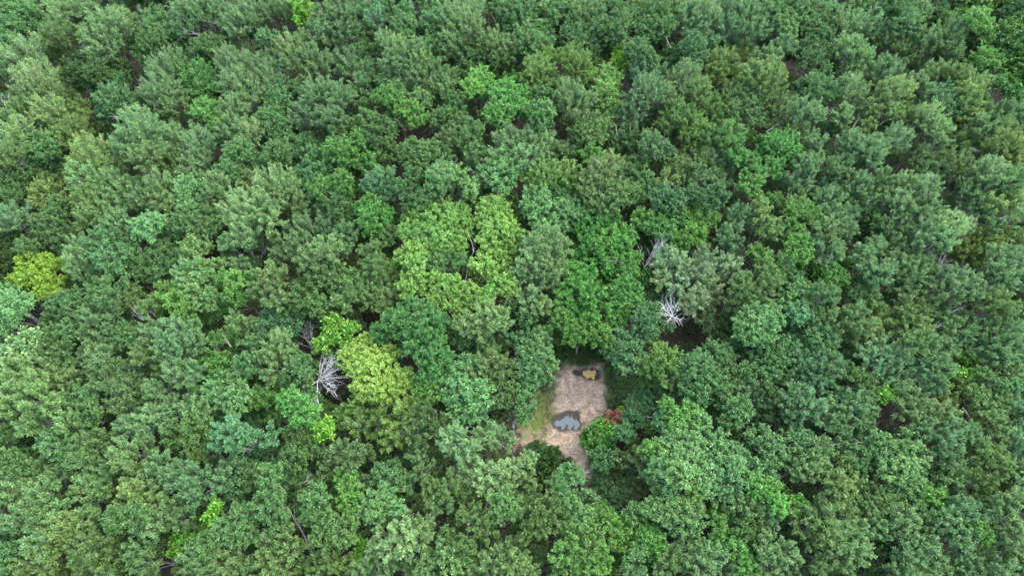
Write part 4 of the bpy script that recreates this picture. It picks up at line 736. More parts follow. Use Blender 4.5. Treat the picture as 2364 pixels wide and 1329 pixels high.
a|pale green yellow-tipped tree two crowns left and three above the bottom right corner|47.2,15.4|0.2,-0.2,10.7,1.84;2.8,0.6,10.3,1.68;-1.2,0.2,10.8,1.66;-0.7,-0.9,10.4,1.66;-2.2,0.4,9.9,1.12
p|pale green feathery tree one crown left and two above the lime thicket at bottom left|-38.8,15.5|1.1,0.9,10.9,2.04;-0.1,-1.0,10.8,1.83;-1.6,-0.1,10.3,1.67;-0.6,-0.8,6.2,1.23;-1.8,1.3,7.5,1.19
p|pale green feathery tree one crown right and three below the pale yellow tree|-9.9,16.7|0.2,-0.5,11.3,1.66;-0.3,0.8,10.8,1.31;1.5,1.4,7.2,1.53;-1.8,2.3,7.7,1.39
a|pale green yellow-tipped tree one crown left and four above the bottom right corner|51.1,16.8|0.4,-0.6,11.2,1.84;-0.5,0.8,11.4,1.67;3.8,3.9,7.4,1.42
p|pale green feathery tree one crown right and three below the white dead tree|-18.0,16.8|-0.6,1.1,10.6,1.69;0.9,0.2,11.1,1.67;-2.1,-0.8,9.6,1.50;1.5,1.1,9.9,1.32;1.6,-2.1,10.3,1.29;-1.4,0.3,9.9,1.13;0.2,-0.6,11.4,1.10;1.5,-0.0,6.3,1.56;-2.5,4.0,7.2,1.55
p|pale green feathery tree two crowns left and one below the brown trackside gap at right|31.9,16.9|0.7,1.0,11.3,1.68;-1.0,0.0,11.0,1.67;1.7,1.2,11.1,1.49;0.3,-0.4,11.3,1.48;-0.9,-1.5,11.9,1.45;-1.7,-1.2,11.0,1.10;0.9,-2.5,6.8,1.25
p|pale green feathery tree two crowns left and two above the lime thicket at bottom left|-41.2,17.3|-0.3,0.1,11.9,2.02;1.1,0.7,10.9,1.87;-2.0,-1.5,10.9,1.11;-0.2,-0.9,12.2,1.09;-3.3,-0.7,7.1,1.33;-4.8,1.0,6.6,1.21
o|olive green feathery tree three crowns left and three above the lime thicket at bottom left|-45.6,18.3|-0.5,0.3,11.1,1.87;1.1,0.8,10.7,1.70;-0.5,-1.2,11.4,1.66
p|pale green feathery tree two crowns right and one below the brown trackside gap at right|47.0,18.6|-0.3,-0.1,12.3,1.84;3.0,0.7,11.6,1.68;-1.1,-1.2,11.8,1.66;-2.1,1.0,11.5,1.50;-0.9,0.4,11.5,1.49;1.4,1.3,12.1,1.49;-0.5,-1.8,12.0,1.46;5.3,0.0,6.1,1.65
p|pale green feathery tree five crowns right and three below the deep shaded hollow|35.9,20.1|-0.3,0.8,11.1,1.52;0.3,-0.8,11.1,1.50;0.6,0.3,7.5,1.55
o|olive green feathery tree two crowns right and two below the pale yellow tree|-9.7,20.5|-0.7,-0.8,12.1,2.05;-0.1,0.9,12.1,1.88;1.1,0.1,11.4,1.70;2.2,1.5,6.5,1.74;-0.1,-0.1,6.6,1.62
o|olive green feathery tree two crowns below the pale yellow tree|-15.7,21.2|-1.3,0.0,9.8,1.93;1.4,-0.0,10.2,1.92;-0.0,-0.7,6.2,1.69;-2.2,-0.6,6.2,1.33
p|pale green feathery tree four crowns right of the brown trackside gap at right|54.3,21.2|-1.0,-0.9,11.5,1.32;1.9,1.6,11.6,0.96;4.4,2.3,7.0,1.75;2.4,1.9,6.9,1.46
a|pale green yellow-tipped tree one crown right and four below the vivid yellow-green tree|-50.6,21.4|-1.9,-0.1,10.9,2.10;2.1,-0.8,10.6,1.53;1.8,-0.5,11.8,1.51;-0.3,1.2,11.8,1.14;-0.1,2.2,11.2,0.96;-3.2,1.4,7.2,1.40
p|pale green feathery tree three crowns left of the brown trackside gap at right|32.6,22.7|2.6,-0.6,10.6,2.11;0.1,-0.0,11.9,2.09;-0.9,1.1,11.7,1.92;-1.3,-0.7,11.1,1.72;-1.9,0.4,11.6,1.53;-1.0,-0.2,6.3,1.52;1.6,-1.1,7.8,1.42
p|pale green feathery tree one crown left of the brown trackside gap at right|38.7,22.8|0.2,1.0,10.2,1.95;-0.9,-0.7,11.2,1.91;-1.0,1.3,9.6,1.77;0.6,-0.3,10.8,1.73;1.8,1.6,9.8,1.58;-0.5,-1.9,9.7,1.54;0.3,-2.3,10.6,1.33
y|olive yellow-tipped tree three crowns right and one above the brown trackside gap at right|53.3,23.6|-0.9,0.1,10.8,1.74;-0.8,-1.3,11.2,1.72;1.8,-0.4,10.9,1.54;0.8,3.1,10.5,1.19;2.6,3.7,6.7,1.29
a|pale green yellow-tipped tree four crowns below the vivid yellow-green tree|-54.1,23.9|-0.6,-0.4,12.4,2.28;-1.8,2.8,11.9,2.14;2.2,-0.7,12.9,2.07;1.1,1.2,12.8,1.72;-1.1,-1.7,12.1,1.70;1.3,-3.5,12.2,1.31;-6.4,-0.9,6.7,1.47;-6.3,1.5,7.9,1.46
p|pale green feathery tree two crowns right and two below the deep shaded hollow|26.7,24.3|1.1,0.4,9.6,2.17;-1.8,-0.3,9.3,2.17;1.7,-0.3,9.9,1.37;2.5,-1.3,6.8,1.30
a|pale green yellow-tipped tree two crowns left and three below the right edge middle|50.6,24.8|-1.0,-0.5,9.5,1.78;1.6,0.8,9.6,1.39;3.1,-1.1,6.4,1.52;2.1,3.1,6.9,1.35;1.7,0.9,7.5,1.33
p|pale green feathery tree three crowns right and three below the vivid yellow-green tree|-45.0,25.8|-0.1,-0.6,9.2,2.39;1.7,-0.7,9.2,2.19;0.6,-2.2,8.9,2.17;0.5,1.7,9.0,2.02;-2.8,1.0,9.2,1.81;-2.1,2.0,8.8,1.62;0.7,0.8,9.3,1.60;-2.3,2.8,6.8,1.73;-3.9,0.2,6.2,1.68
p|pale green feathery tree five crowns left of the white dead tree|-37.7,25.8|1.7,0.4,12.3,1.74;0.1,0.5,12.6,1.73;-2.3,-1.1,11.6,1.54;-2.6,0.5,6.1,1.63;-4.2,1.3,7.2,1.56
o|olive green feathery tree one crown left and one above the brown trackside gap at right|39.9,26.2|-0.5,0.4,10.6,1.58;0.5,-0.4,10.8,1.57;0.2,1.6,6.3,1.73;1.2,3.6,8.1,1.63;4.2,1.8,6.7,1.35
p|pale green feathery tree one crown left and three below the right edge middle|56.6,26.3|0.1,1.1,9.6,1.81;-1.3,-1.8,9.4,1.78;1.4,0.8,10.0,1.60;5.3,2.8,6.9,1.47
p|pale green feathery tree one crown right and one above the brown trackside gap at right|48.1,26.9|0.5,1.1,10.5,1.80;-1.1,0.2,10.5,1.78;1.3,0.6,11.1,1.78;-1.2,-1.6,10.4,1.37;-0.0,-1.7,11.4,1.36
p|pale green feathery tree one crown right and three below the vivid yellow-green tree|-53.5,27.3|-1.5,0.7,9.6,2.01;1.8,-0.7,9.2,1.81;0.1,-0.3,10.0,1.59;-0.7,-1.4,8.1,1.59
p|pale green feathery tree two crowns left and two above the grey puddle|-2.5,27.5|-0.2,0.6,10.4,2.00;1.7,0.1,10.8,1.78;-1.4,-0.8,10.9,1.77
p|pale green feathery tree two crowns left and two above the brown trackside gap at right|35.9,27.7|0.7,0.2,10.0,2.20;0.7,1.7,9.6,2.03;-0.5,-2.3,9.6,1.98;-1.0,-0.6,9.8,1.80;-2.0,0.8,10.3,1.60;2.4,0.5,9.6,1.21;-2.2,-0.4,7.8,1.62
p|pale green feathery tree one crown left and one above the white dead tree|-26.9,28.5|0.2,1.3,11.9,2.18;-0.8,0.1,11.6,1.78;-0.3,-1.7,10.9,1.77;1.7,-0.8,11.6,1.18
p|pale green feathery tree four crowns right and two below the vivid yellow-green tree|-41.8,28.8|-1.0,1.1,10.3,1.82;1.7,-1.1,10.7,1.79;-0.9,-0.1,11.1,1.59;-1.6,0.1,7.1,1.46
p|pale green feathery tree two crowns right and two below the vivid yellow-green tree|-48.4,29.4|-0.1,1.4,9.2,2.26;0.5,-0.7,9.9,2.22;-0.5,-1.1,9.2,1.82;-2.6,0.8,7.9,1.71;-0.5,1.7,6.0,1.57;-2.4,-2.0,7.4,1.34
o|olive green feathery tree one crown right and two above the brown trackside gap at right|46.1,29.5|-0.9,-0.2,13.2,1.75;1.1,0.3,13.1,1.56;3.9,1.3,7.2,1.59
o|olive green feathery tree one crown right and two below the vivid yellow-green tree|-54.0,30.0|-1.1,1.6,9.9,2.05;1.3,-1.7,9.0,2.03;-1.0,0.2,9.7,1.83;1.0,-0.1,9.7,1.63;-1.5,3.0,7.7,1.71;-0.2,2.3,6.1,1.61
p|pale green feathery tree five crowns left and one above the white dead tree|-38.7,30.4|1.2,0.6,12.1,2.19;-0.5,0.8,12.4,2.19;1.1,-1.2,12.4,2.16;-2.7,1.0,12.0,2.00;-1.0,-1.3,12.2,1.77;2.0,-0.5,11.9,1.59
a|pale green yellow-tipped tree one crown left and two below the right edge middle|56.6,30.7|1.2,0.8,11.2,2.42;-1.0,1.2,10.4,2.25;0.7,-1.0,11.3,2.19;-2.3,-0.0,10.1,2.03;-0.5,-1.8,11.1,1.79;2.0,-1.6,10.6,1.60;0.4,2.2,11.1,1.43;6.0,2.7,7.7,1.69;1.7,0.6,7.4,1.66
p|pale green feathery tree two crowns left and one below the right edge middle|52.3,32.0|1.1,0.3,9.9,2.26;-1.6,-2.1,9.7,2.23;-0.9,1.2,9.4,1.45;2.8,2.2,9.3,1.25;-0.2,1.9,10.4,1.24;1.3,4.3,7.9,1.52
p|pale green feathery tree three crowns left and two above the white dead tree|-32.1,32.8|0.5,-0.4,10.1,2.05;-0.8,0.7,10.1,1.65;-3.1,3.6,7.0,1.56
a|pale green yellow-tipped tree five crowns right and one above the deep shaded hollow|39.3,33.3|-1.4,-0.1,11.1,2.24;1.2,-0.2,11.8,2.22;0.4,0.7,11.3,1.43
y|olive yellow-tipped tree one crown left and three above the brown trackside gap at right|42.8,33.5|1.6,1.6,9.2,1.90;-0.3,-0.6,10.1,1.85;-1.7,-1.4,9.8,1.64;4.2,1.7,6.2,1.80
y|olive yellow-tipped tree one crown right and three above the brown trackside gap at right|47.8,33.8|0.4,1.4,10.4,2.29;-0.0,-1.9,11.0,2.23;-1.6,-1.0,10.5,2.05;2.3,1.8,10.0,1.67;-0.6,0.3,10.4,1.65
o|olive green feathery tree one crown left and one below the right edge middle|56.8,34.5|0.3,0.0,12.7,2.22;-0.7,-0.1,12.7,1.41;8.0,3.5,6.6,1.59;6.2,1.7,6.5,1.35
o|olive green feathery tree three crowns right and one below the vivid yellow-green tree|-43.4,34.7|0.0,0.0,11.7,1.40;-2.3,-0.3,7.7,1.45;-4.5,4.8,6.5,1.37
p|pale green feathery tree two crowns right and one below the vivid yellow-green tree|-49.9,34.7|0.8,-0.5,10.4,2.48;-2.2,0.0,9.5,2.30;-2.3,-1.3,9.2,2.08;-0.4,-1.6,9.5,2.07;2.3,3.0,9.2,1.92;2.5,1.4,9.3,1.69;1.5,0.2,10.4,1.45
o|olive green feathery tree two crowns right and one above the deep shaded hollow|27.2,35.8|-0.2,0.4,10.4,1.88;0.5,-1.0,10.3,1.25;-0.1,-1.1,7.1,1.62;0.8,3.8,7.1,1.50;-2.0,-2.5,6.7,1.31
o|olive green feathery tree two crowns right and one below the vivid yellow-green tree|-48.4,36.2|-0.7,0.6,12.1,1.85;0.9,-0.7,12.6,1.63;-2.9,3.7,6.2,1.79
o|olive green feathery tree two crowns left and four above the brown trackside gap at right|37.6,36.2|-0.4,-0.1,12.0,1.85;1.1,0.5,11.5,1.04
o|olive green feathery tree one crown left and two above the pale yellow tree|-19.5,36.6|0.3,0.6,11.2,2.08;-0.4,-1.0,11.6,1.64;-0.4,-1.7,6.7,1.75;-0.3,0.8,6.2,1.74;-2.9,0.5,6.4,1.50
p|pale green feathery tree two crowns left and three above the white dead tree|-29.1,37.6|0.0,1.5,11.7,2.10;-0.1,-0.3,11.9,1.86;1.2,-1.9,12.1,1.64;-1.7,-0.5,11.5,1.24;-0.1,4.9,6.8,1.73;0.6,1.3,7.3,1.39;-3.5,0.5,7.2,1.33
o|olive green feathery tree three crowns right and one above the grey claw-like dead tree|30.3,38.1|0.5,0.2,11.6,2.30;-1.8,-0.7,11.1,2.29;2.8,2.5,11.5,1.91;-1.2,-2.4,11.5,1.64
a|pale green yellow-tipped tree two crowns above the pale yellow tree|-16.9,38.6|-0.4,-1.2,9.4,2.34;-1.6,1.6,8.1,2.19;1.0,1.3,8.3,2.18;1.5,-1.2,9.4,1.49;1.0,-2.7,8.9,1.27;2.7,-1.7,6.1,1.84
p|pale green feathery tree three crowns left of the right edge middle|49.8,40.1|-0.4,-0.4,10.4,2.34;1.3,2.0,9.9,2.17;-1.8,1.1,10.5,1.93;2.1,-0.0,10.1,1.93;-1.8,-1.6,9.7,1.92;0.5,-2.1,10.4,1.69
p|pale green feathery tree five crowns left and one above the right edge middle|44.1,40.6|-0.4,-1.6,12.2,2.08;1.0,2.5,11.5,1.72;-1.4,0.9,12.3,1.69;1.0,-1.0,12.2,1.67;4.8,0.7,6.3,1.89;4.9,3.9,6.9,1.37
p|pale green feathery tree four crowns above the white dead tree|-23.5,41.3|-0.8,-0.5,12.9,2.29;1.0,0.6,13.1,2.09
o|olive green feathery tree three crowns above the pale yellow tree|-17.3,41.5|-0.3,1.0,10.8,2.15;0.4,-1.3,11.4,1.90;-3.1,1.5,6.2,1.84
p|pale green feathery tree five crowns right and two above the grey claw-like dead tree|39.1,43.6|0.1,0.7,12.8,2.13;-1.7,0.5,12.1,1.93;-0.6,-2.0,12.7,1.89;2.4,1.4,12.6,1.71;0.6,-1.4,12.7,1.26;4.0,2.7,7.8,1.65
o|olive green feathery tree one crown above the vivid yellow-green tree|-60.5,44.1|-0.7,-0.5,10.6,1.52;0.2,-0.8,10.8,1.30;1.0,2.1,10.4,1.10;0.8,0.1,8.1,1.82;-1.5,1.7,8.0,1.46
p|pale green feathery tree one crown left and four above the white dead tree|-26.7,45.0|-0.1,1.4,10.0,2.44;3.0,1.4,9.7,2.22;-0.1,-1.1,10.9,1.95;-2.6,-2.2,9.8,1.74;-2.9,-0.2,9.9,1.32;-0.6,-2.5,10.9,1.29
y|olive yellow-tipped tree one crown left and one above the right edge middle|61.3,45.2|-0.9,0.3,9.1,2.23;2.7,1.7,8.6,2.03;-3.2,-1.4,9.3,1.98;-0.2,-0.7,9.8,1.76;4.4,1.7,8.1,1.59;-2.0,-2.1,8.5,1.55;3.9,0.7,7.4,1.86;0.9,0.2,6.2,1.81
p|pale green feathery tree four crowns left and two above the right edge middle|48.9,46.0|0.8,1.1,10.4,2.21;-1.7,-0.7,10.3,1.98;-0.4,-1.7,10.0,1.97;2.2,2.2,10.3,1.34;4.0,0.4,6.8,1.55
p|pale green feathery tree two crowns right and two above the grey claw-like dead tree|28.5,46.3|1.1,2.0,10.5,2.23;-0.8,-1.1,10.9,2.18;-0.7,-2.0,10.4,1.53;0.5,4.2,6.3,1.53
a|pale green yellow-tipped tree two crowns right and four above the deep shaded hollow|31.9,46.9|0.3,-1.1,11.7,1.95;-0.3,-0.1,12.1,1.74;-0.1,1.9,11.9,1.54;3.4,4.9,7.0,1.99;0.6,1.8,6.6,1.83
p|pale green feathery tree one crown left and four above the pale yellow tree|-22.5,47.3|-1.2,1.7,9.8,2.25;1.3,-1.8,10.5,2.19
p|pale green feathery tree two crowns right and two above the vivid yellow-green tree|-51.2,47.6|-1.2,1.0,10.6,2.45;1.2,-1.0,11.1,2.41;1.0,-0.7,8.1,1.95
o|olive green feathery tree two crowns right and two above the vivid yellow-green tree|-54.3,48.9|0.5,-1.0,11.4,2.42;-0.7,1.4,11.3,2.01;-1.8,-1.3,7.8,1.56
a|pale green yellow-tipped tree one crown left and three above the right edge middle|63.3,50.0|1.7,0.5,11.1,2.02;-1.7,-0.5,11.4,2.00;2.5,2.4,8.1,1.79
p|pale green feathery tree five crowns right and three above the grey claw-like dead tree|42.2,50.2|-0.5,1.0,10.0,2.27;1.3,-1.5,10.0,2.24;-0.8,-1.9,10.5,2.00;-0.1,2.9,9.5,1.84;-0.1,0.0,6.2,2.00
o|olive green feathery tree two crowns left and three above the grey claw-like dead tree|13.1,50.6|-0.8,-1.6,11.8,2.20;-2.1,-0.7,10.7,2.01;0.1,0.9,12.0,2.01;3.0,0.7,11.0,1.80;0.7,-0.3,12.1,1.77;2.3,1.2,11.5,1.57;-2.9,1.3,8.9,1.38;2.6,1.2,6.8,2.00;-0.8,4.8,6.2,1.65
p|pale green feathery tree four crowns right and two above the vivid yellow-green tree|-46.4,51.1|0.2,1.4,11.4,2.48;-1.7,-0.6,11.1,2.01;0.1,-0.6,11.2,1.79;1.6,-1.4,11.5,1.78;-3.9,3.7,8.0,1.67
p|pale green feathery tree four crowns left and three above the right edge middle|49.5,51.8|-0.6,-0.8,10.9,2.02;-0.5,1.9,11.4,1.59;2.1,-1.0,11.5,1.34;3.4,2.2,8.1,1.58
a|pale green yellow-tipped tree three crowns right and three above the vivid yellow-green tree|-51.8,51.9|-1.0,1.2,11.0,2.50;1.1,-1.0,10.8,2.47;1.4,0.7,10.5,2.05;-1.6,-1.0,10.8,2.02
p|pale green feathery tree six crowns right and three above the vivid yellow-green tree|-38.5,52.0|0.0,0.0,11.4,2.42;-0.7,-0.3,7.8,1.72;-0.5,3.5,6.2,1.69
y|olive yellow-tipped tree one crown right and two above the vivid yellow-green tree|-60.7,52.0|-0.9,-0.2,9.3,2.52;2.5,-0.6,9.2,2.29;-1.7,1.0,9.7,2.07;-1.9,3.6,7.0,1.68
o|olive green feathery tree three crowns above the right edge middle|64.8,52.7|-0.5,-0.3,11.9,2.46;1.3,0.8,11.8,1.58
p|pale green feathery tree four crowns right and three above the grey claw-like dead tree|37.8,52.8|0.1,0.7,10.2,2.29;-0.3,-1.4,10.1,1.59;-1.4,2.6,6.6,1.76;3.9,0.8,6.8,1.74
p|pale green feathery tree five crowns left and three above the right edge middle|46.6,53.2|-0.8,-0.1,10.7,2.28;0.6,-1.8,10.0,2.27;2.0,0.1,9.5,2.08;1.1,4.6,8.9,1.90;-2.6,-1.2,9.0,1.84;-1.4,-1.7,9.5,1.37;0.7,4.7,6.9,1.79
a|pale green yellow-tipped tree two crowns left and three above the right edge middle|60.4,54.8|-0.3,1.6,10.3,2.79;0.4,-2.0,10.7,2.50;1.6,1.3,6.6,1.85
p|pale green feathery tree five crowns right and four above the grey claw-like dead tree|41.1,55.6|2.2,-0.3,11.3,2.06;-1.9,-0.2,11.6,2.05;-0.5,1.0,11.4,1.38;1.4,1.6,6.6,2.01;3.0,0.9,7.8,1.72
p|pale green feathery tree one crown right and four above the grey claw-like dead tree|26.6,55.7|-0.7,-1.4,9.6,2.31;3.0,0.7,8.9,2.12;0.6,2.2,10.0,1.88;-1.7,0.5,10.1,1.86;-3.0,-1.7,9.2,1.85;1.5,-1.8,9.4,1.85;-0.4,2.6,10.0,1.65;1.7,1.0,7.7,1.57
a|pale green yellow-tipped tree two crowns right and three above the vivid yellow-green tree|-56.3,55.9|-0.4,2.0,10.7,3.27;0.1,-2.1,10.9,2.96;1.9,0.2,10.5,2.32;-1.6,-1.0,10.9,2.06;-6.1,5.0,7.2,2.09
p|pale green feathery tree four crowns above the grey claw-like dead tree|21.5,56.3|-0.8,-2.5,10.1,2.07;-0.9,1.5,9.6,1.89;0.5,0.2,10.3,1.86;2.3,2.4,9.2,1.43;1.9,0.7,7.6,1.86
o|olive green feathery tree one crown left and four above the vivid yellow-green tree|-66.2,56.6|0.0,0.0,12.5,2.23;-7.7,5.1,6.4,2.08
y|olive yellow-tipped tree four crowns right and three above the vivid yellow-green tree|-46.1,57.0|0.0,0.0,9.8,2.07;-2.6,4.9,6.3,2.05
p|pale green feathery tree three crowns left and four above the right edge middle|56.7,57.5|0.6,1.9,9.4,2.85;-0.9,-1.8,9.4,2.10;-1.2,-0.0,9.7,1.88;0.9,-2.1,10.0,1.85;-0.3,4.6,7.7,1.89;3.4,1.3,7.9,1.59
p|pale green feathery tree five crowns right and four above the vivid yellow-green tree|-42.6,58.9|0.0,0.3,10.8,3.05;0.1,-3.3,10.6,2.77;-1.3,2.9,10.1,2.15;1.0,1.9,10.2,2.14;-0.1,0.4,6.9,1.90
y|olive yellow-tipped tree one crown left and four above the right edge middle|66.6,59.1|-0.9,-0.4,11.7,2.78;0.9,2.6,11.5,2.36;-0.0,-2.3,11.5,2.07;0.9,-0.6,12.2,1.61
p|pale green feathery tree three crowns right and four above the vivid yellow-green tree|-50.3,59.3|-0.4,2.1,11.9,3.28;-1.2,-0.8,11.9,2.54;2.0,-2.8,12.2,2.51;-2.9,-0.7,7.3,2.08
p|pale green feathery tree four crowns right of the brown patch below the top centre|6.7,59.3|0.8,-0.1,9.8,1.66;-0.8,0.1,10.2,1.65;-0.3,-0.3,8.0,1.74
p|pale green feathery tree four crowns right and four above the vivid yellow-green tree|-46.8,60.3|0.0,0.0,11.3,2.53;-4.9,8.1,6.5,2.06;-1.4,5.9,8.1,2.03;-3.9,1.9,8.1,1.71
o|olive green feathery tree two crowns right of the brown patch below the top centre|-6.4,60.8|-1.5,0.4,10.7,2.37;0.4,-0.3,10.8,2.36;0.9,1.2,11.3,1.89;1.4,-2.9,11.1,1.86;-0.6,1.9,11.3,1.66;-1.0,1.3,6.3,1.60;2.1,2.5,7.3,1.60
o|olive green feathery tree two crowns left and four below the top right corner|62.5,61.0|0.7,0.5,9.7,2.39;-1.1,-0.8,9.9,1.90;-0.7,1.5,7.5,1.97;2.6,-0.4,7.5,1.85;1.5,4.7,6.9,1.76
p|pale green feathery tree one crown left and four below the top right corner|64.6,62.1|0.0,0.0,11.5,2.08;2.3,1.2,7.5,1.85
y|olive yellow-tipped tree two crowns right and four below the top left corner|-61.2,62.3|0.5,0.3,10.3,2.63;-0.6,-1.3,10.1,2.62;0.3,3.1,9.9,1.46;-2.1,6.2,8.2,1.93;1.0,3.2,6.5,1.76
p|pale green feathery tree four crowns right and six above the grey claw-like dead tree|40.2,63.5|-0.6,-0.0,13.0,2.58;1.1,0.1,12.5,1.88;3.1,8.5,6.2,2.22;3.3,2.6,6.8,2.09
p|pale green feathery tree six crowns left of the brown patch below the top centre|-38.7,63.6|0.0,1.4,11.4,2.64;-0.0,-1.8,11.7,2.35
o|olive green feathery tree four crowns left and four below the top right corner|56.1,64.6|-0.0,-0.6,10.3,2.65;0.1,1.9,10.0,1.47;-0.6,1.6,7.9,2.09;4.7,6.4,6.2,1.67
o|olive green feathery tree one crown right and four below the top left corner|-68.6,64.8|0.0,0.0,10.8,2.60;-9.1,7.6,7.0,2.23;-3.7,5.4,8.2,2.04;-6.7,3.0,7.3,1.65
a|pale green yellow-tipped tree two crowns right and three below the top left corner|-64.3,65.0|0.0,0.0,11.2,3.06;-1.8,6.4,7.7,2.07;-1.6,-0.1,7.9,1.87
o|olive green feathery tree one crown left and four below the top right corner|69.2,65.5|-0.6,0.0,10.3,2.67;1.4,-0.0,10.4,1.70;5.6,0.8,6.5,1.56
a|pale green yellow-tipped tree four crowns left and three below the top right corner|52.5,66.1|0.2,1.0,12.5,2.64;2.1,2.2,12.3,2.18;-1.1,-1.3,12.4,2.13;0.3,-1.9,12.2,1.42;-3.6,-3.8,11.5,1.42;0.0,3.1,8.1,2.17;0.9,1.4,6.3,1.90
p|pale green feathery tree six crowns left and three below the top edge centre|-26.5,66.2|-1.0,1.8,11.5,2.67;1.2,-2.4,11.8,2.61;2.3,1.5,11.4,2.43;-3.0,-1.7,10.9,2.40;0.3,2.5,11.4,2.20;-2.0,1.0,10.8,1.95;2.4,-3.3,11.1,1.90;0.4,-1.7,8.0,2.08;-2.3,-2.0,7.9,1.73
y|olive yellow-tipped tree six crowns right and three below the top edge centre|26.2,68.2|0.0,0.0,11.5,2.62;3.1,5.0,7.8,1.90
y|olive yellow-tipped tree two crowns left and three below the top right corner|64.5,69.7|1.5,0.7,10.9,2.72;-0.1,-1.2,11.0,2.69;0.1,-4.0,9.9,2.68;-2.1,3.8,10.1,2.27;-0.0,2.5,10.7,2.25
y|olive yellow-tipped tree three crowns right and seven above the grey claw-like dead tree|35.4,69.9|-1.3,0.8,12.3,2.69;0.3,-1.7,13.3,2.63;1.4,1.3,12.9,2.19;6.5,4.8,6.3,2.04
p|pale green feathery tree five crowns right and three below the top left corner|-49.5,70.6|-0.9,-1.2,10.9,2.95;-1.3,2.9,10.8,2.76;1.6,-3.9,10.4,2.68;-0.4,5.2,10.4,2.29;1.7,-2.2,11.1,2.20;-1.0,2.7,8.0,2.10;-4.9,0.1,8.1,1.81
p|pale green feathery tree two crowns above the brown patch below the top centre|-12.5,72.7|-0.9,1.5,11.3,2.25;1.6,0.1,11.4,1.99;0.3,-1.8,11.1,1.48;-1.2,-1.7,11.9,1.47;2.7,6.0,7.6,1.84;-0.6,4.4,6.5,1.65
p|pale green feathery tree eight crowns left and two below the top edge centre|-35.6,72.7|0.1,-0.2,10.5,2.75;-0.4,3.0,10.0,2.30;0.5,-3.6,9.5,1.99
p|pale green feathery tree four crowns left and two below the top right corner|54.4,73.5|-0.1,-0.4,10.5,2.76;0.4,1.2,10.8,1.51;-1.0,-0.8,8.2,2.07;1.6,6.0,6.0,1.75;4.4,2.1,7.2,1.60
p|pale green feathery tree five crowns left and two below the top edge centre|-23.3,75.1|-1.6,2.3,8.9,2.60;1.8,0.0,8.9,2.31;1.1,-3.2,9.2,2.27;-1.0,0.1,9.5,2.05;-4.5,3.2,7.6,2.07
p|pale green feathery tree four crowns left and two below the top edge centre|-16.2,75.5|2.5,1.1,11.4,2.28;-0.5,0.3,12.8,2.24;-1.5,-1.9,12.1,1.73;0.1,-2.5,11.8,1.73;-2.6,2.6,12.2,1.52
p|pale green feathery tree one crown below the lime young tree at the top|-30.7,75.6|-2.4,2.1,10.8,2.81;2.2,-0.9,11.3,2.76;-1.0,-1.4,11.3,2.25;0.9,-0.1,11.3,2.01;1.3,-3.1,10.7,2.00;-0.7,4.4,10.7,1.55
y|olive yellow-tipped tree three crowns right of the lime young tree right of top centre|32.1,75.7|-1.0,-0.0,9.9,2.81;2.8,2.4,9.1,2.34;-2.0,-2.4,10.0,2.02;0.3,-1.1,9.6,1.78;3.3,7.0,7.1,1.95;0.7,7.9,6.3,1.76
a|pale green yellow-tipped tree five crowns left and two below the top right corner|49.9,75.9|-0.6,1.2,11.4,2.54;-0.1,-1.9,12.0,1.99;0.6,1.1,12.3,1.51;1.3,-1.1,12.3,1.49;2.7,1.5,6.5,2.05;5.8,6.3,7.9,1.76
p|pale green feathery tree five crowns right of the lime young tree right of top centre|38.3,76.0|1.9,1.3,11.7,2.02;-2.1,-1.1,11.9,1.75;-0.6,-0.9,12.3,1.49;1.5,7.1,7.0,1.98
p|pale green feathery tree one crown below the top edge centre|-2.3,78.4|-1.1,0.4,10.8,2.82;1.6,-0.6,10.8,2.30;2.5,-1.1,7.7,2.19;0.3,6.6,7.6,1.88
a|pale green yellow-tipped tree three crowns left and one below the top right corner|64.0,79.2|1.3,1.2,11.0,2.84;-2.4,-0.1,11.0,2.57;-0.2,-0.6,10.8,2.31;1.5,-1.5,10.6,2.05
y|olive yellow-tipped tree four crowns left and one below the top right corner|58.2,79.3|-0.5,0.9,9.5,2.61;0.8,-1.5,9.6,2.07;3.7,4.4,6.8,2.16
p|pale green feathery tree three crowns right and one below the top left corner|-60.7,80.0|0.4,0.7,11.7,3.86;-0.0,-2.4,11.2,3.31;-1.2,-0.2,11.2,2.83;0.9,4.0,10.5,2.11;-6.1,8.7,7.0,2.16;-2.9,10.9,6.8,2.00;-0.8,6.9,6.3,1.68;-0.6,0.3,7.2,1.65
o|olive green feathery tree two crowns right and one below the top left corner|-68.1,80.8|0.0,0.0,11.0,2.79;-1.1,3.9,6.4,2.15;-8.0,9.3,6.1,2.02;-2.4,-0.8,7.6,1.89;-6.4,3.9,6.1,1.74
p|pale green feathery tree eight crowns right and one below the top edge centre|37.3,81.4|1.1,1.2,11.3,2.60;-1.1,-1.2,11.6,2.56
p|pale green feathery tree two crowns left and one below the top edge centre|-8.0,81.7|1.4,3.6,11.2,2.90;-1.3,1.8,11.4,2.87;1.6,-0.8,12.3,2.81;-0.9,-2.8,11.5,2.55;-1.5,-3.8,10.8,2.30;0.6,1.6,6.7,2.11;-2.9,9.9,7.8,2.06
p|pale green feathery tree one crown right of the lime young tree at the top|-26.5,83.8|0.1,2.7,10.2,2.94;1.3,-0.2,10.5,2.63;-2.2,0.1,11.0,2.62;1.2,-3.2,10.5,2.59;-2.1,-2.9,10.8,2.59;2.0,3.1,10.2,2.41;-6.3,5.9,6.4,2.35;-1.1,-2.0,8.2,2.23;-2.5,8.1,7.7,2.09
p|pale green feathery tree two crowns right and one below the top edge centre|12.2,84.0|-1.2,0.8,10.5,2.91;1.6,-2.1,10.5,2.35;0.2,1.1,11.3,2.10;2.7,6.4,6.8,1.91;1.7,9.5,6.9,1.80
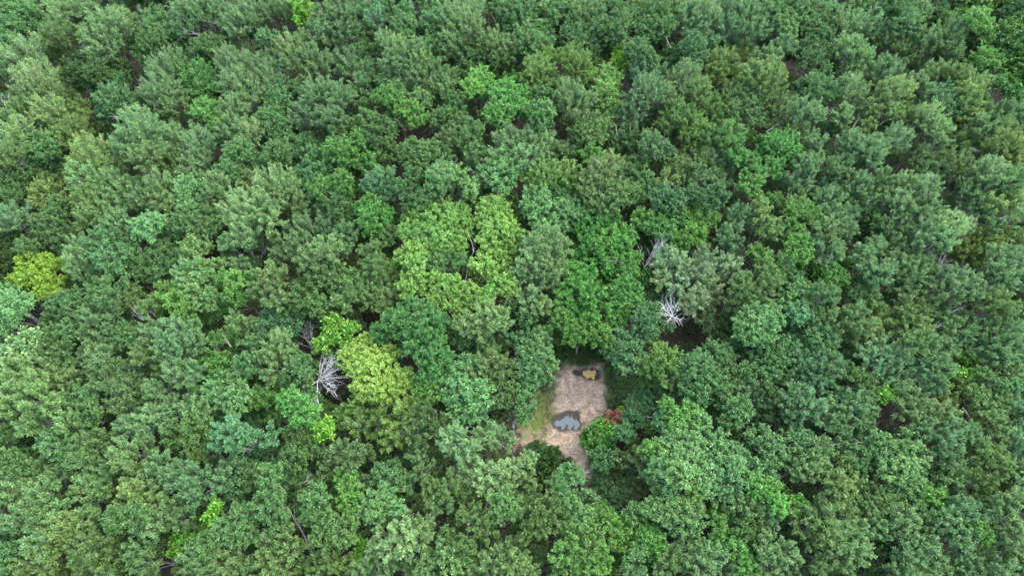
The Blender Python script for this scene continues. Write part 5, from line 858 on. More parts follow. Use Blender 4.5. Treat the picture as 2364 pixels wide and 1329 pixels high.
p|pale green feathery tree three crowns left of the lime young tree at the top|-48.2,84.3|-0.0,0.3,11.5,3.67;-1.2,-1.2,10.9,3.14;2.2,1.2,11.2,2.37;-7.3,8.4,7.3,2.07;-1.0,9.2,6.8,2.05
o|olive green feathery tree five crowns left of the top right corner|55.1,86.6|1.0,0.0,10.9,2.65;-1.5,-0.0,10.7,2.13;0.7,8.0,6.6,1.90;3.9,6.9,7.6,1.77
p|pale green feathery tree one crown left of the lime young tree at the top|-36.9,86.6|-0.7,-0.4,10.1,2.40;1.2,0.6,9.8,1.88;-1.8,7.7,6.2,2.42;1.4,1.6,7.3,1.97;-4.8,6.9,7.0,1.85;4.0,5.8,8.0,1.69
u|bluish green rounded shrub one crown right and two below the grey puddle|11.2,14.8|-0.4,-0.2,4.7,1.93;0.7,-0.8,4.7,1.54;-0.9,1.0,4.1,1.37;0.3,-1.5,4.0,1.35;-0.7,1.9,4.2,1.18;1.6,0.6,4.2,1.17
r|olive round-topped shrub two crowns right and two below the grey puddle|14.4,15.1|-0.3,-0.2,4.9,1.74;0.6,0.5,4.8,1.16
r|olive round-topped shrub one crown right and two below the grey puddle|11.7,17.2|0.0,0.0,4.4,1.57;0.5,0.6,6.6,1.25
u|bluish green rounded shrub two crowns right and two below the grey puddle|14.6,17.3|-0.3,0.3,4.1,1.58;0.5,-0.5,4.1,1.18
G|dense dark green shrub one crown left and one below the grey puddle|4.4,18.4|0.0,0.2,2.0,2.03;-0.3,-1.3,1.7,2.03;-1.3,1.4,2.0,1.64;1.5,-0.3,1.8,1.63;0.6,1.2,2.3,1.22
r|olive round-topped shrub two crowns right and one below the grey puddle|14.2,19.7|0.2,0.3,4.9,1.49;-0.5,-0.6,4.4,0.99;0.2,-1.5,7.6,1.21
D|glossy dark green shrub one crown right and one below the grey puddle|9.7,20.2|-0.2,-0.5,5.4,1.78;-0.5,0.9,5.3,1.20;1.4,0.3,5.1,0.99
l|glossy lime-leaved shrub one crown right of the grey puddle|11.7,22.1|-0.2,-0.3,4.4,1.21;0.8,-0.2,4.7,1.21;-0.8,0.7,4.3,1.02
R|withered rust-brown shrub at the right rim of the bare clearing|12.1,23.2|0.0,0.0,5.4,1.16
l|glossy lime-leaved shrub one crown left of the white dead tree|-26.6,25.7|-0.0,0.0,8.4,1.19
l|glossy lime-leaved shrub one crown above the brown trackside gap at right|44.3,26.5|0.5,0.4,8.7,1.21;-0.5,-0.4,8.8,1.21
l|glossy lime-leaved shrub two crowns right and two above the brown trackside gap at right|53.3,27.9|-0.3,-1.1,9.0,1.61;0.5,2.0,9.0,1.23;2.7,1.6,6.0,1.78
G|dense dark green shrub one crown right and two above the grey puddle|11.7,32.8|0.0,0.0,2.4,1.53
G|dense dark green shrub one crown above the muddy yellow puddle|8.5,33.4|-1.7,0.2,1.6,1.77;1.7,0.0,1.7,1.77;-0.0,-0.2,2.0,1.76
D|glossy dark green shrub one crown left and three below the top right corner|70.1,69.6|-0.7,1.1,11.1,1.48;0.8,-1.1,11.3,1.46;-1.2,0.9,7.6,2.12
D|glossy dark green shrub two crowns below the top right corner|74.3,74.5|0.7,1.6,9.3,2.06;-1.2,-1.6,8.9,2.03;0.9,-0.2,9.2,1.53;3.2,0.2,6.7,1.82
D|glossy dark green shrub one crown below the top right corner|74.8,79.8|-0.1,-0.4,11.3,2.31;-1.3,-1.6,10.5,2.05;0.6,-2.0,10.6,2.05;0.5,2.2,10.4,1.83;-1.5,0.9,10.8,1.55;3.0,4.5,10.2,1.32;6.2,8.7,6.1,2.10
D|glossy dark green shrub one crown left and one below the top right corner|70.5,80.2|0.0,0.0,10.7,2.03;-0.6,-1.7,6.8,1.97;-0.6,1.7,7.6,1.88
D|glossy dark green shrub two crowns left and one below the top right corner|66.2,83.5|0.0,0.0,10.6,1.80;4.5,11.0,6.3,2.26;0.0,-4.6,7.4,1.91
D|glossy dark green shrub two crowns left of the top right corner|72.6,87.7|-0.3,0.4,8.9,2.72;4.0,1.4,8.0,2.47;-2.9,-2.3,8.9,2.42;2.9,2.5,8.2,2.21;-2.8,0.7,7.9,2.20;-1.7,-4.1,8.9,1.86;2.2,6.6,6.5,2.18
D|glossy dark green shrub one crown left of the top right corner|78.2,89.3|0.0,0.0,9.2,1.87;0.9,3.8,7.7,1.98;5.8,5.4,6.2,1.86
s|silvery grey-green tree four crowns left of the bottom edge centre|-14.4,5.9|-0.9,0.0,10.5,1.39;1.6,-0.1,10.1,1.05;-2.8,-0.6,7.1,1.50;-0.6,-0.5,8.0,1.46;1.6,-0.9,6.5,1.12
s|silvery grey-green tree one crown left and one above the bottom right corner|49.3,6.8|-0.2,-0.8,11.3,1.55;0.4,1.7,11.6,1.05
s|silvery grey-green tree four crowns left and four below the brown trackside gap at right|26.2,7.2|1.3,0.2,11.7,1.56;-0.4,-1.1,11.0,1.56;-0.3,1.1,11.4,1.40;-0.1,-0.1,11.9,1.38;-1.2,0.2,11.9,1.04;1.2,-2.3,6.4,1.24
q|pale mint-green tree three crowns left and one above the bottom edge centre|-11.2,9.0|0.1,0.1,12.2,1.91;-2.1,-0.0,10.8,1.77;0.2,1.5,11.0,1.61;1.6,-0.1,11.3,1.58;0.5,-1.1,11.0,1.58;-0.9,-1.1,12.0,1.56;2.2,1.2,10.9,1.42;-2.8,-1.3,10.3,0.88;-0.8,-1.8,7.8,1.42;0.7,-3.1,7.9,1.20
s|silvery grey-green tree three crowns left and two above the bottom right corner|43.8,10.3|0.1,0.3,10.6,1.61;-0.7,0.1,10.2,1.44;0.6,-0.4,10.5,1.43;1.9,1.8,6.8,1.20
s|silvery grey-green tree two crowns above the bottom right corner|50.2,10.9|-0.5,0.7,13.2,1.57;-0.1,-1.9,12.8,1.55;-0.2,-0.5,13.0,1.39;0.3,1.4,13.9,1.22;1.9,2.1,12.8,0.89;6.8,2.2,6.3,1.35;4.1,3.1,6.8,1.31
s|silvery grey-green tree three crowns left and three below the brown trackside gap at right|27.2,11.0|0.1,0.4,10.7,1.08;-0.2,-0.7,10.6,0.89;2.9,0.1,6.5,1.46;2.0,-1.4,6.5,1.25
q|pale mint-green tree two crowns left and two below the grey puddle|-1.7,14.9|-1.2,0.3,11.3,1.83;0.2,0.4,10.9,1.66;-0.7,-1.3,11.2,1.63;1.0,-0.2,11.1,1.46;1.8,1.0,10.6,1.30;1.8,-0.6,7.6,1.59
q|pale mint-green tree one crown left and one below the grey puddle|0.6,17.6|-1.8,2.2,8.5,1.75;0.7,-1.2,9.4,1.70;1.2,-0.2,9.3,1.33;1.0,-2.3,8.5,1.13;-1.7,0.3,7.2,1.44
q|pale mint-green tree three crowns left and one below the grey puddle|-5.3,18.4|-0.8,0.4,11.4,2.24;0.6,-1.0,11.7,2.03;2.4,1.6,10.3,1.72;-1.7,0.6,11.4,1.68;-0.3,-2.8,10.5,1.29;1.4,4.1,6.5,1.48;1.8,1.5,6.6,1.41;0.2,-1.6,7.5,1.36
s|silvery grey-green tree four crowns right and one below the brown trackside gap at right|55.2,18.8|-0.1,0.1,10.5,1.70;-0.7,-0.9,9.9,1.51;0.9,1.8,10.3,1.15;0.5,-0.7,10.0,0.95
A|pale blue-green feathery tree alone over a dark gap at lower left|-29.3,19.2|0.1,-0.2,13.2,1.83;-1.2,0.7,12.6,1.67;2.9,0.3,11.3,1.32;-2.1,-0.3,11.9,1.30;1.0,0.1,12.8,1.29;-0.1,-1.2,12.9,1.10;-1.0,2.7,6.6,1.60;-1.3,0.0,7.5,1.50
s|silvery grey-green tree one crown left and four above the lime thicket at bottom left|-38.6,21.5|1.2,0.7,11.0,2.11;-0.5,-0.1,11.2,2.09;3.1,0.6,10.9,1.92;-1.6,-0.7,11.1,1.90;-3.8,-0.9,10.8,1.52;-4.1,1.6,8.1,1.68;-2.7,3.6,7.3,1.56;-4.3,-0.9,6.5,1.22
s|silvery grey-green tree two crowns right of the brown trackside gap at right|47.8,21.6|0.4,0.4,11.1,1.91;-0.5,-0.5,11.2,1.71;0.5,1.0,8.2,1.56
s|silvery grey-green tree one crown right and one above the brown trackside gap at right|44.7,23.2|-0.4,0.8,10.9,1.94;0.8,0.0,11.2,1.92;0.3,-1.4,10.9,1.72;-1.1,-1.0,11.4,1.72;0.4,2.9,10.3,1.19;0.8,3.0,8.0,1.26
q|pale mint-green tree two crowns above the brown trackside gap at right|43.4,28.8|0.3,1.7,10.0,1.83;-1.0,-0.6,10.2,1.80;0.6,-0.4,11.0,1.79;0.1,-1.7,10.0,1.59;-2.0,0.9,10.3,1.21;1.8,0.1,10.7,1.20;3.9,-0.1,6.4,1.70;3.6,2.9,7.8,1.29
s|silvery grey-green tree three crowns left and two above the muddy yellow puddle|-3.3,32.4|0.6,0.4,12.7,2.40;-1.7,-0.0,12.0,2.01;-0.5,-0.9,11.9,1.80;1.9,0.2,12.4,1.60;0.9,0.9,7.0,1.58
s|silvery grey-green tree two crowns left and two above the muddy yellow puddle|2.6,37.1|0.5,1.8,10.9,2.32;-0.2,-1.5,11.4,2.06;-2.2,-0.4,10.3,1.89;0.9,-2.1,11.3,1.44;2.4,1.4,10.1,1.27;2.1,2.2,7.0,1.70
s|silvery grey-green tree two crowns left of the right edge middle|53.6,37.3|-0.1,0.7,12.2,2.28;0.9,-0.5,12.2,1.85;-1.6,-0.8,12.1,1.85;1.9,0.5,12.4,1.24;5.0,0.7,6.8,1.87;3.6,1.5,6.3,1.66
m|grey mossy pale-twigged tree one crown right of the grey claw-like dead tree|23.8,38.2|-1.4,-1.7,9.5,1.90;1.9,2.6,8.8,1.74;1.3,0.7,9.1,1.50;-2.3,-2.1,9.0,1.27;1.1,-0.4,7.2,1.80;0.5,-3.0,6.5,1.46;-0.7,2.0,6.6,1.36
s|silvery grey-green tree one crown left and one above the right edge middle|60.0,40.0|-1.1,-0.9,12.4,2.08;1.5,1.5,11.9,1.91;-0.1,1.5,12.0,1.90;1.3,-0.2,11.9,1.68;-1.3,-2.4,12.4,1.65;0.3,1.1,8.0,1.75;8.2,6.4,6.1,1.40;4.2,0.7,7.3,1.37
m|grey mossy pale-twigged tree one crown above the grey claw-like dead tree|21.5,40.8|-1.9,1.4,9.7,2.39;3.0,1.5,9.6,2.18;2.3,-0.3,9.6,2.16;-1.2,-2.0,9.9,1.92;-0.8,0.6,11.0,1.71;-3.0,0.1,10.3,1.29;-2.9,-1.6,9.9,1.28;1.4,-3.0,9.6,1.27;0.3,-0.8,10.6,1.06;2.4,3.5,6.6,1.59
m|grey mossy pale-twigged tree one crown right and two above the deep shaded hollow|27.6,41.4|0.3,-0.3,9.4,1.95;-0.7,0.7,9.7,1.30;1.8,3.1,6.8,1.46
s|silvery grey-green tree one crown right of the vivid yellow-green tree|-54.2,41.7|0.6,-0.8,11.2,2.34;-0.2,1.9,10.3,2.18;-1.9,-0.8,8.2,1.97;1.8,-0.5,10.7,1.71
s|silvery grey-green tree one crown left and four above the muddy yellow puddle|3.8,41.8|0.4,-0.1,11.9,2.33;-1.6,-1.4,12.2,2.30;0.8,2.3,12.2,2.14;-1.1,1.1,12.2,2.13;1.1,-1.8,11.5,2.11;2.2,1.0,11.7,1.92;-3.2,-2.4,11.5,1.26
s|silvery grey-green tree three crowns left and four above the white dead tree|-34.2,43.4|0.5,1.2,10.2,1.75;0.5,-2.4,10.9,1.49;-1.6,0.9,10.4,1.31;1.2,3.4,6.8,1.87;-2.5,0.3,7.8,1.68;0.1,0.1,6.9,1.38
s|silvery grey-green tree three crowns left and two above the right edge middle|53.8,45.0|0.6,0.4,12.6,2.36;-1.3,0.4,11.8,2.16;-0.5,-1.3,12.6,2.13;3.1,1.3,11.7,1.74;-2.8,-1.3,12.3,1.28;5.1,0.3,6.0,1.65
s|silvery grey-green tree one crown left and two above the right edge middle|63.1,47.5|0.8,0.4,11.6,1.98;-1.9,-1.0,11.3,1.31;6.4,2.3,6.4,1.75
s|silvery grey-green tree one crown left and two above the vivid yellow-green tree|-64.0,47.8|-0.0,0.0,11.1,2.60;-2.5,0.6,6.2,2.00;-6.0,2.2,7.1,1.68
s|silvery grey-green tree two crowns left and five above the white dead tree|-33.9,48.4|-1.1,0.6,11.0,3.33;-0.0,-2.1,10.6,2.64;-0.1,2.4,10.5,2.26;2.3,0.6,11.0,2.00;-2.3,-0.4,11.0,1.99;3.2,-1.5,11.1,1.97
s|silvery grey-green tree three crowns left and three above the right edge middle|52.2,50.2|1.2,1.2,12.0,2.45;1.1,-2.2,11.7,2.41;-2.3,-0.9,12.0,2.20;-0.7,2.9,11.5,1.81;3.1,1.7,6.9,1.78;6.3,2.7,7.4,1.63
s|silvery grey-green tree one crown left and three above the right edge middle|60.5,50.7|-0.2,0.7,10.3,2.72;0.5,-1.7,10.2,1.79
s|silvery grey-green tree one crown left and six above the white dead tree|-31.3,52.6|-0.1,0.9,10.1,3.21;-4.1,2.6,9.0,2.58;-0.4,-1.2,9.9,2.50;1.9,-0.1,10.9,2.04;2.8,-2.1,10.4,2.03;1.6,-1.3,10.4,1.81;3.5,-3.0,9.7,1.35;-0.5,-0.8,6.2,1.91
A|pale blue-green tree six crowns above the pale yellow tree|-17.3,53.0|0.3,0.6,11.2,2.27;-1.0,-0.3,11.5,1.80;1.0,-1.3,10.8,1.35
s|silvery grey-green tree one crown left and four above the right edge middle|61.9,53.4|0.0,0.0,13.3,2.39
s|silvery grey-green tree two crowns left and four above the grey claw-like dead tree|11.8,54.3|-0.2,-0.2,12.1,2.48;1.3,1.7,11.2,2.30;-1.5,-1.9,11.6,2.02
s|silvery grey-green tree five crowns left and four above the right edge middle|48.1,58.9|-1.8,-0.5,11.5,2.78;3.9,1.4,11.5,2.34;-0.1,-1.3,12.0,2.30;-2.4,0.6,11.3,2.10;1.1,-0.0,11.8,1.85;4.7,1.6,6.2,1.73;5.8,0.9,8.0,1.52
s|silvery grey-green tree five crowns right and five above the grey claw-like dead tree|41.0,59.1|-0.1,0.6,11.7,1.86;0.1,-1.1,11.1,1.39;1.3,2.6,6.2,2.09;4.6,3.3,6.2,1.96;4.7,5.6,8.1,1.85
s|silvery grey-green tree three crowns right of the brown patch below the top centre|1.9,59.3|-2.4,0.9,10.9,2.59;0.3,0.7,11.1,2.58;2.2,0.2,11.2,2.57;-0.1,-2.4,11.7,2.30
s|silvery grey-green tree one crown right and four below the top left corner|-66.7,60.5|0.0,0.0,12.5,2.50;-9.2,4.9,6.4,1.83
s|silvery grey-green tree five crowns left of the brown patch below the top centre|-36.0,61.6|0.0,0.0,11.2,2.32;-3.2,6.4,6.4,1.62
s|silvery grey-green tree three crowns left and four below the top right corner|57.8,62.5|0.5,-0.7,11.3,2.60;-0.6,0.8,12.1,2.36
s|silvery grey-green tree two crowns right and three below the top edge centre|8.5,65.8|-0.8,0.7,13.0,2.62;0.3,-0.8,12.7,2.37;1.6,-0.0,13.0,1.66;3.2,2.9,7.7,1.61
s|silvery grey-green tree three crowns right and six above the grey claw-like dead tree|38.4,66.3|0.3,-0.2,9.1,2.46;1.1,2.7,8.9,2.00;-1.2,-1.3,8.5,1.97;0.3,-1.5,8.5,1.97;-1.5,0.6,8.7,1.49;2.3,-1.4,7.5,1.99
s|silvery grey-green tree four crowns right and three below the top edge centre|18.8,68.4|0.0,-0.7,12.7,2.88;0.2,3.6,11.4,2.48;-2.0,-3.3,10.8,2.41;-1.5,-2.2,12.2,2.39;2.3,-0.9,12.1,2.17;2.0,4.8,11.0,2.00;1.4,0.3,7.3,1.77;-1.2,6.6,7.8,1.67;3.6,5.4,7.8,1.67
s|silvery grey-green tree five crowns left and three below the top right corner|48.1,68.5|0.4,0.8,11.0,2.70;-1.9,-3.6,10.7,2.17;0.7,-1.9,10.1,1.95;1.6,5.8,8.9,1.54;-0.2,2.1,11.2,1.48;1.7,-1.9,7.7,2.05;0.5,2.6,7.0,2.05
s|silvery grey-green tree eight crowns left and three below the top edge centre|-36.7,69.1|-0.8,-0.9,11.2,2.68;1.2,1.2,10.3,2.23;-2.4,5.8,6.6,1.60
s|silvery grey-green tree one crown right and three below the top left corner|-67.5,69.6|-0.2,0.8,11.5,3.69;0.4,-1.8,11.5,2.43;-1.4,6.6,6.6,1.97
s|silvery grey-green tree three crowns left and three below the top right corner|58.0,69.9|-0.4,0.7,11.5,1.72;0.4,-0.7,11.6,1.71;4.5,7.9,7.1,1.86
s|silvery grey-green tree five crowns right and three below the top edge centre|24.6,70.8|0.3,0.4,11.4,3.21;-1.4,-2.0,11.5,1.46;0.1,-0.1,7.8,1.70;-0.2,6.5,7.7,1.59
s|silvery grey-green tree seven crowns right and two below the top left corner|-39.5,72.4|-1.4,1.4,12.0,2.73;1.1,0.8,11.8,2.73;0.4,-2.8,12.5,2.42;-2.7,9.6,6.7,2.25;-3.4,0.2,7.7,1.88
s|silvery grey-green tree one crown right and two below the top left corner|-71.7,75.6|0.7,0.2,11.0,3.79;-1.6,-0.3,10.4,2.54;-5.9,-0.5,7.6,2.09;-7.3,2.4,8.1,1.82;-2.9,-1.0,8.0,1.66
s|silvery grey-green tree five crowns left and one below the top right corner|52.5,83.5|2.2,-0.0,10.0,3.17;-1.6,-0.7,10.7,2.88;-3.4,2.3,10.9,1.59;-1.3,5.6,6.3,2.31;-0.0,11.2,6.1,1.82
s|silvery grey-green tree six crowns right of the top edge centre|27.8,83.9|1.1,0.3,11.9,2.87;-1.0,-0.3,11.3,2.61;0.1,-2.3,11.0,2.59;-1.6,2.5,10.9,2.39;2.5,0.4,11.2,1.57;-1.1,9.7,6.8,2.05;2.1,8.1,8.1,2.01;4.6,7.8,7.9,1.91
s|silvery grey-green tree two crowns left of the lime young tree at the top|-41.6,84.3|-0.7,-1.1,10.4,3.15;1.1,0.4,10.3,2.38;0.1,1.6,10.9,2.38;-4.9,4.1,7.3,2.37;-4.5,9.2,7.2,1.99
s|silvery grey-green tree two crowns right of the lime young tree at the top|-21.3,85.1|0.7,-1.4,10.8,2.62;-0.9,1.7,10.4,2.40;-2.5,8.4,7.3,1.96;0.1,8.0,7.2,1.78
s|silvery grey-green tree seven crowns right of the top edge centre|34.6,85.1|-1.2,-2.2,9.5,3.17;-0.5,1.7,10.1,2.68;1.1,0.3,10.3,2.39;1.9,1.6,10.4,2.13;5.1,9.1,6.9,2.25;1.8,6.9,8.1,2.05
s|silvery grey-green tree two crowns right of the top left corner|-69.3,88.0|-1.3,-0.6,8.8,3.25;1.1,-0.0,9.2,2.44;1.9,1.6,8.2,1.93;-2.9,6.5,6.9,2.05;3.0,6.5,6.7,1.98;-0.4,-0.1,6.9,1.88;-5.0,5.1,7.7,1.81
Y|small yellow leafy shrub beside the rust-brown shrub|13.2,24.4|0.0,0.0,5.0,0.51
V|pale yellow rounded tree, the only yellow crown beside the white dead tree|-16.0,27.4|-0.6,-1.5,11.0,2.15;1.0,-0.2,10.9,1.98;-1.2,-0.1,11.1,1.97;-2.6,2.7,9.6,1.84;-0.6,2.0,10.1,1.82;2.9,-1.9,10.2,1.77;-0.9,-2.3,10.6,1.76;1.1,-2.4,10.7,1.76;1.3,2.0,10.0,1.62;-3.0,1.4,10.0,1.61;3.2,-0.5,9.8,1.60;-1.7,4.0,9.6,1.23;3.9,-1.1,9.6,1.00
Y|vivid yellow-green tree with ragged lobes near the left edge|-58.8,40.0|-1.9,1.7,9.7,1.95;-1.1,-0.6,10.4,1.91;1.8,-1.5,10.1,1.91;0.8,1.3,10.7,1.71;0.8,-0.3,10.9,1.69;1.8,1.5,10.1,1.08;-3.6,-0.3,9.3,1.08;1.8,-2.7,10.0,1.05
Y|small glowing yellow-green crown near the top edge, right of centre|16.3,76.3|0.0,0.0,9.6,1.76
L|lime green young tree five crowns left and one above the bottom edge centre|-15.8,7.6|-0.1,0.5,8.2,1.09;0.1,-0.5,7.8,1.09
L|lime green young tree beside the lime thicket at bottom left|-34.7,9.1|-0.2,0.3,8.6,1.28;-0.6,-0.9,8.1,1.09;1.9,1.0,8.3,0.74
L|lime green young tree one crown right and one above the lime thicket at bottom left|-31.0,11.5|-0.1,-0.4,10.8,1.07;0.1,0.6,11.3,0.90
L|lime green young tree two crowns below the white dead tree|-22.2,20.2|1.2,0.3,9.9,1.54;-2.1,-0.5,8.8,1.16
L|lime green young tree one crown above the brown trackside gap at right|42.2,24.1|0.0,0.0,10.5,1.15
L|lime green young tree one crown above the white dead tree|-21.0,32.1|-0.1,1.1,10.6,1.44;0.7,-0.3,10.0,1.43;-0.5,-0.1,10.0,1.23;-1.5,-1.3,9.6,1.23;1.7,0.3,10.3,1.02;-1.2,-0.3,7.5,1.76
L|lime green young tree beside the lime young tree right of top centre|16.4,79.8|0.0,0.0,8.9,1.54
L|lime green young tree in a dark gap at the top edge|-32.1,85.4|-0.1,0.8,11.2,2.11;0.1,-1.4,10.8,1.58"""

rng = random.Random(11)
def link(name, data, parent, mat):
    o = bpy.data.objects.new(name, data)
    o.parent = parent
    o.matrix_local = mat
    COLL.objects.link(o)
    return o

def limb_between(root, a, b, thick):
    d = b - a
    q = d.to_track_quat('Z', 'Y')
    ln = d.length
    m = Matrix.Translation(a) @ q.to_matrix().to_4x4() @ Matrix.Rotation(rng.uniform(0, 6.28), 4, 'Z') @ Matrix.Diagonal((2.6 * thick, 2.6 * thick, ln, 1))
    link("limb", rng.choice(LIMBS), root, m)

for line in TREES.split("\n"):
    code, label, pos, lobes = line.split("|")
    name, cat, habit, col, tips = KIND[code]
    x, y = map(float, pos.split(","))
    lobes = [tuple(map(float, l.split(","))) for l in lobes.split(";")]
    root = bpy.data.objects.new(name, None)
    root.location = (x, y, 0)
    root.empty_display_size = 0.5
    root["label"] = label
    root["category"] = cat
    root["group"] = GROUPS[name]
    COLL.objects.link(root)
    j = rng.gauss(0, 0.09)
    hj = rng.gauss(0, 0.05)
    col4 = (col[0] * (1 + j + hj), col[1] * (1 + j), col[2] * (1 + j - hj), max(0, tips * rng.uniform(0.6, 1.3)))
    zmean = sum(l[2] for l in lobes) / len(lobes)
    fork = max(0.6, zmean - 4.2) if zmean > 6 else max(0.3, zmean * 0.3)
    ti = 2 if fork > 5.4 else (1 if fork > 3 else 0)
    th = (2.2, 4.5, 6.5)[ti]
    sc = fork / th
    link("trunk", rng.choice(TRUNK_M)[ti], root, Matrix.Rotation(rng.uniform(0, 6.28), 4, 'Z') @ Matrix.Diagonal((rng.uniform(.85, 1.2), rng.uniform(.85, 1.2), sc, 1)))
    crown = bpy.data.objects.new("crown", None)
    crown.empty_display_size = 0.3
    crown.parent = root
    COLL.objects.link(crown)
    for i, (dx, dy, h, R) in enumerate(lobes):
        si = min(range(len(SIZES)), key=lambda k: abs(SIZES[k] - R))
        if habit == "big":
            si = min(si, 2)
        dist = math.hypot(dx, dy)
        tilt = min(0.42, 0.12 * dist) + rng.uniform(-0.1, 0.12)
        ax = Vector((-dy, dx, 0)) if dist > 0.2 else Vector((rng.uniform(-1, 1), rng.uniform(-1, 1), 0))
        s = R / SIZES[si]
        m = (Matrix.Translation((dx, dy, h)) @ Matrix.Rotation(tilt, 4, ax.normalized()) @ Matrix.Rotation(rng.uniform(0, 6.28), 4, 'Z')
             @ Matrix.Diagonal((s * rng.uniform(.92, 1.1), s * rng.uniform(.92, 1.1), s * rng.uniform(.95, 1.15) * (1.08 if habit in ('feather', 'sparse') else 1.0), 1)))
        o = link("leaf_clump", rng.choice(CLUMPS[habit, si]), crown, m)
        k = rng.gauss(1, 0.075)
        q = rng.gauss(0, 0.035)
        o.color = (col4[0] * k * (1 + q), col4[1] * k, col4[2] * k * (1 - q), max(0, col4[3] * rng.uniform(0.3, 1.7)))
        if i < 4 or rng.random() < 0.25:
            a = Vector((rng.uniform(-.05, .05), rng.uniform(-.05, .05), fork * rng.uniform(.80, .98)))
            b = Vector((dx, dy, h)) + (m.to_3x3() @ Vector((0, 0, -0.65 * SIZES[si])))
            limb_between(root, a, b, rng.uniform(.75, 1.15))

# ------------------------------------------------------------------ undergrowth, litter and the woodland that goes on outside the frame
CAMH, PITCH, FOC = 85.0, R_(27), 24.0 / 36.0
def in_view(P, z, m=0.0):
    """Which ground points (n x 2) at height z fall inside the frame, widened by m (fraction of the width)."""
    zz = z - CAMH
    yc = P[:, 1] * math.cos(PITCH) + zz * math.sin(PITCH)
    zc = -P[:, 1] * math.sin(PITCH) + zz * math.cos(PITCH)
    u = FOC * P[:, 0] / -zc
    v = FOC * yc / -zc
    return (zc < 0) & (np.abs(u) < 0.5 + m) & (np.abs(v) < 0.5 * 575 / 1024 + m)

def stuff(name, label, mesh, color=(1, 1, 1, 0)):
    o = bpy.data.objects.new(name, mesh)
    o["kind"] = "stuff"
    o["label"] = label
    o.color = color
    COLL.objects.link(o)
    return o

def leaf_cloud(g, P, Lf, Wf, up=0.7):
    q = len(P)
    dirs = unit(g.normal(0, 1, (q, 3)) * np.array([1, 1, 0.5]))
    nrm = unit(g.normal(0, 0.5, (q, 3)) + np.array([0, 0, up]))
    side = unit(np.cross(dirs, nrm)); nn = np.cross(side, dirs)
    ll = Lf * g.uniform(0.6, 1.3, (q, 1)); ww = Wf * g.uniform(0.6, 1.3, (q, 1)) * 0.5
    V = np.stack([P - dirs * ll * .5, P + side * ww + nn * ww * .4, P + dirs * ll * .5, P - side * ww + nn * ww * .4], 1).reshape(-1, 3)
    t = np.stack([g.uniform(0, 1, q), g.uniform(0, 1, q), (g.uniform(0, 1, q) < 0.3) * 1.0], 1)
    return V, np.arange(q * 4).reshape(-1, 4), np.repeat(t, 4, axis=0)

g = np.random.default_rng(5)
# undergrowth on the shaded forest floor
C = np.stack([g.uniform(-105, 105, 9000), g.uniform(-4, 112, 9000)], 1)
C = C[in_view(C, 1.0, 0.05)]
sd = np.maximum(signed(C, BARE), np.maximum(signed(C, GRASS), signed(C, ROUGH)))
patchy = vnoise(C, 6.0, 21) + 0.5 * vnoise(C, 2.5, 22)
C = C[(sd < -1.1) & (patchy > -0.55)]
per = 44
rad = g.uniform(0.6, 1.7, len(C)); hgt = g.uniform(0.5, 3.4, len(C))
u = unit(g.normal(0, 1, (len(C), per, 3))); u[..., 2] = np.abs(u[..., 2])
P = u * (rad[:, None, None] * np.array([1, 1, 0]) + hgt[:, None, None] * np.array([0, 0, 1])) * (g.uniform(0.35, 1, (len(C), per, 1)) ** 0.5)
P[..., :2] += C[:, None]
P[..., 2] += 0.08
V, F, T = leaf_cloud(g, P.reshape(-1, 3), 0.36, 0.20)
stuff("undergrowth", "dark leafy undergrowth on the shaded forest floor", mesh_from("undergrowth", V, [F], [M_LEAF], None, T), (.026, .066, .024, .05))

# dense low ground cover at the head and the side of the clearing
COVER = [([(6.18,31.91),(6.06,33.56),(6.86,34.99),(9.49,35.37),(12.20,34.80),(12.27,32.15),(10.86,31.66),(9.04,31.84),(7.80,32.15)],95,1.1),
 ([(12.02,31.91),(13.65,32.33),(17.07,32.03),(17.54,29.62),(15.70,27.86),(14.56,26.12),(12.74,25.44),(12.01,26.12),(12.47,28.15),(12.03,30.10)],95,1.4),
 ([(3.12,26.70),(4.49,28.15),(6.01,30.10),(5.48,31.42),(4.55,30.82),(3.84,29.03)],60,0.8),
 ([(1.14,20.99),(3.15,21.65),(5.81,20.02),(8.05,18.16),(8.88,16.75),(7.79,15.82),(5.17,16.34),(2.55,17.38),(1.23,18.95)],70,1.2),
 ([(9.01,19.38),(10.31,18.69),(11.29,17.11),(10.35,16.44),(9.49,18.16)],70,0.9)]
pts = []
for poly, dens, h1 in COVER:
    A = np.array(poly)
    lo, hi = A.min(axis=0), A.max(axis=0)
    n = int((hi - lo).prod() * dens)
    Q = np.stack([g.uniform(lo[0], hi[0], n), g.uniform(lo[1], hi[1], n)], 1)
    s_ = signed(Q, A) + vnoise(Q, 0.8, 31) * 0.7 + vnoise(Q, 0.35, 32) * 0.35
    Q = Q[s_ > 0]; s_ = s_[s_ > 0]
    top = np.clip(s_ / 0.9, 0.15, 1) * h1 * (0.75 + 0.35 * vnoise(Q, 0.9, 33))
    pts.append(np.concatenate([Q, (top * g.uniform(0.45, 1.0, len(Q)))[:, None]], 1))
V, F, T = leaf_cloud(g, np.concatenate(pts), 0.20, 0.12, 0.8)
stuff("undergrowth", "dense dark green ground cover bordering the bare clearing", mesh_from("ground_cover", V, [F], [M_LEAF], None, T), (.030, .110, .022, .10))

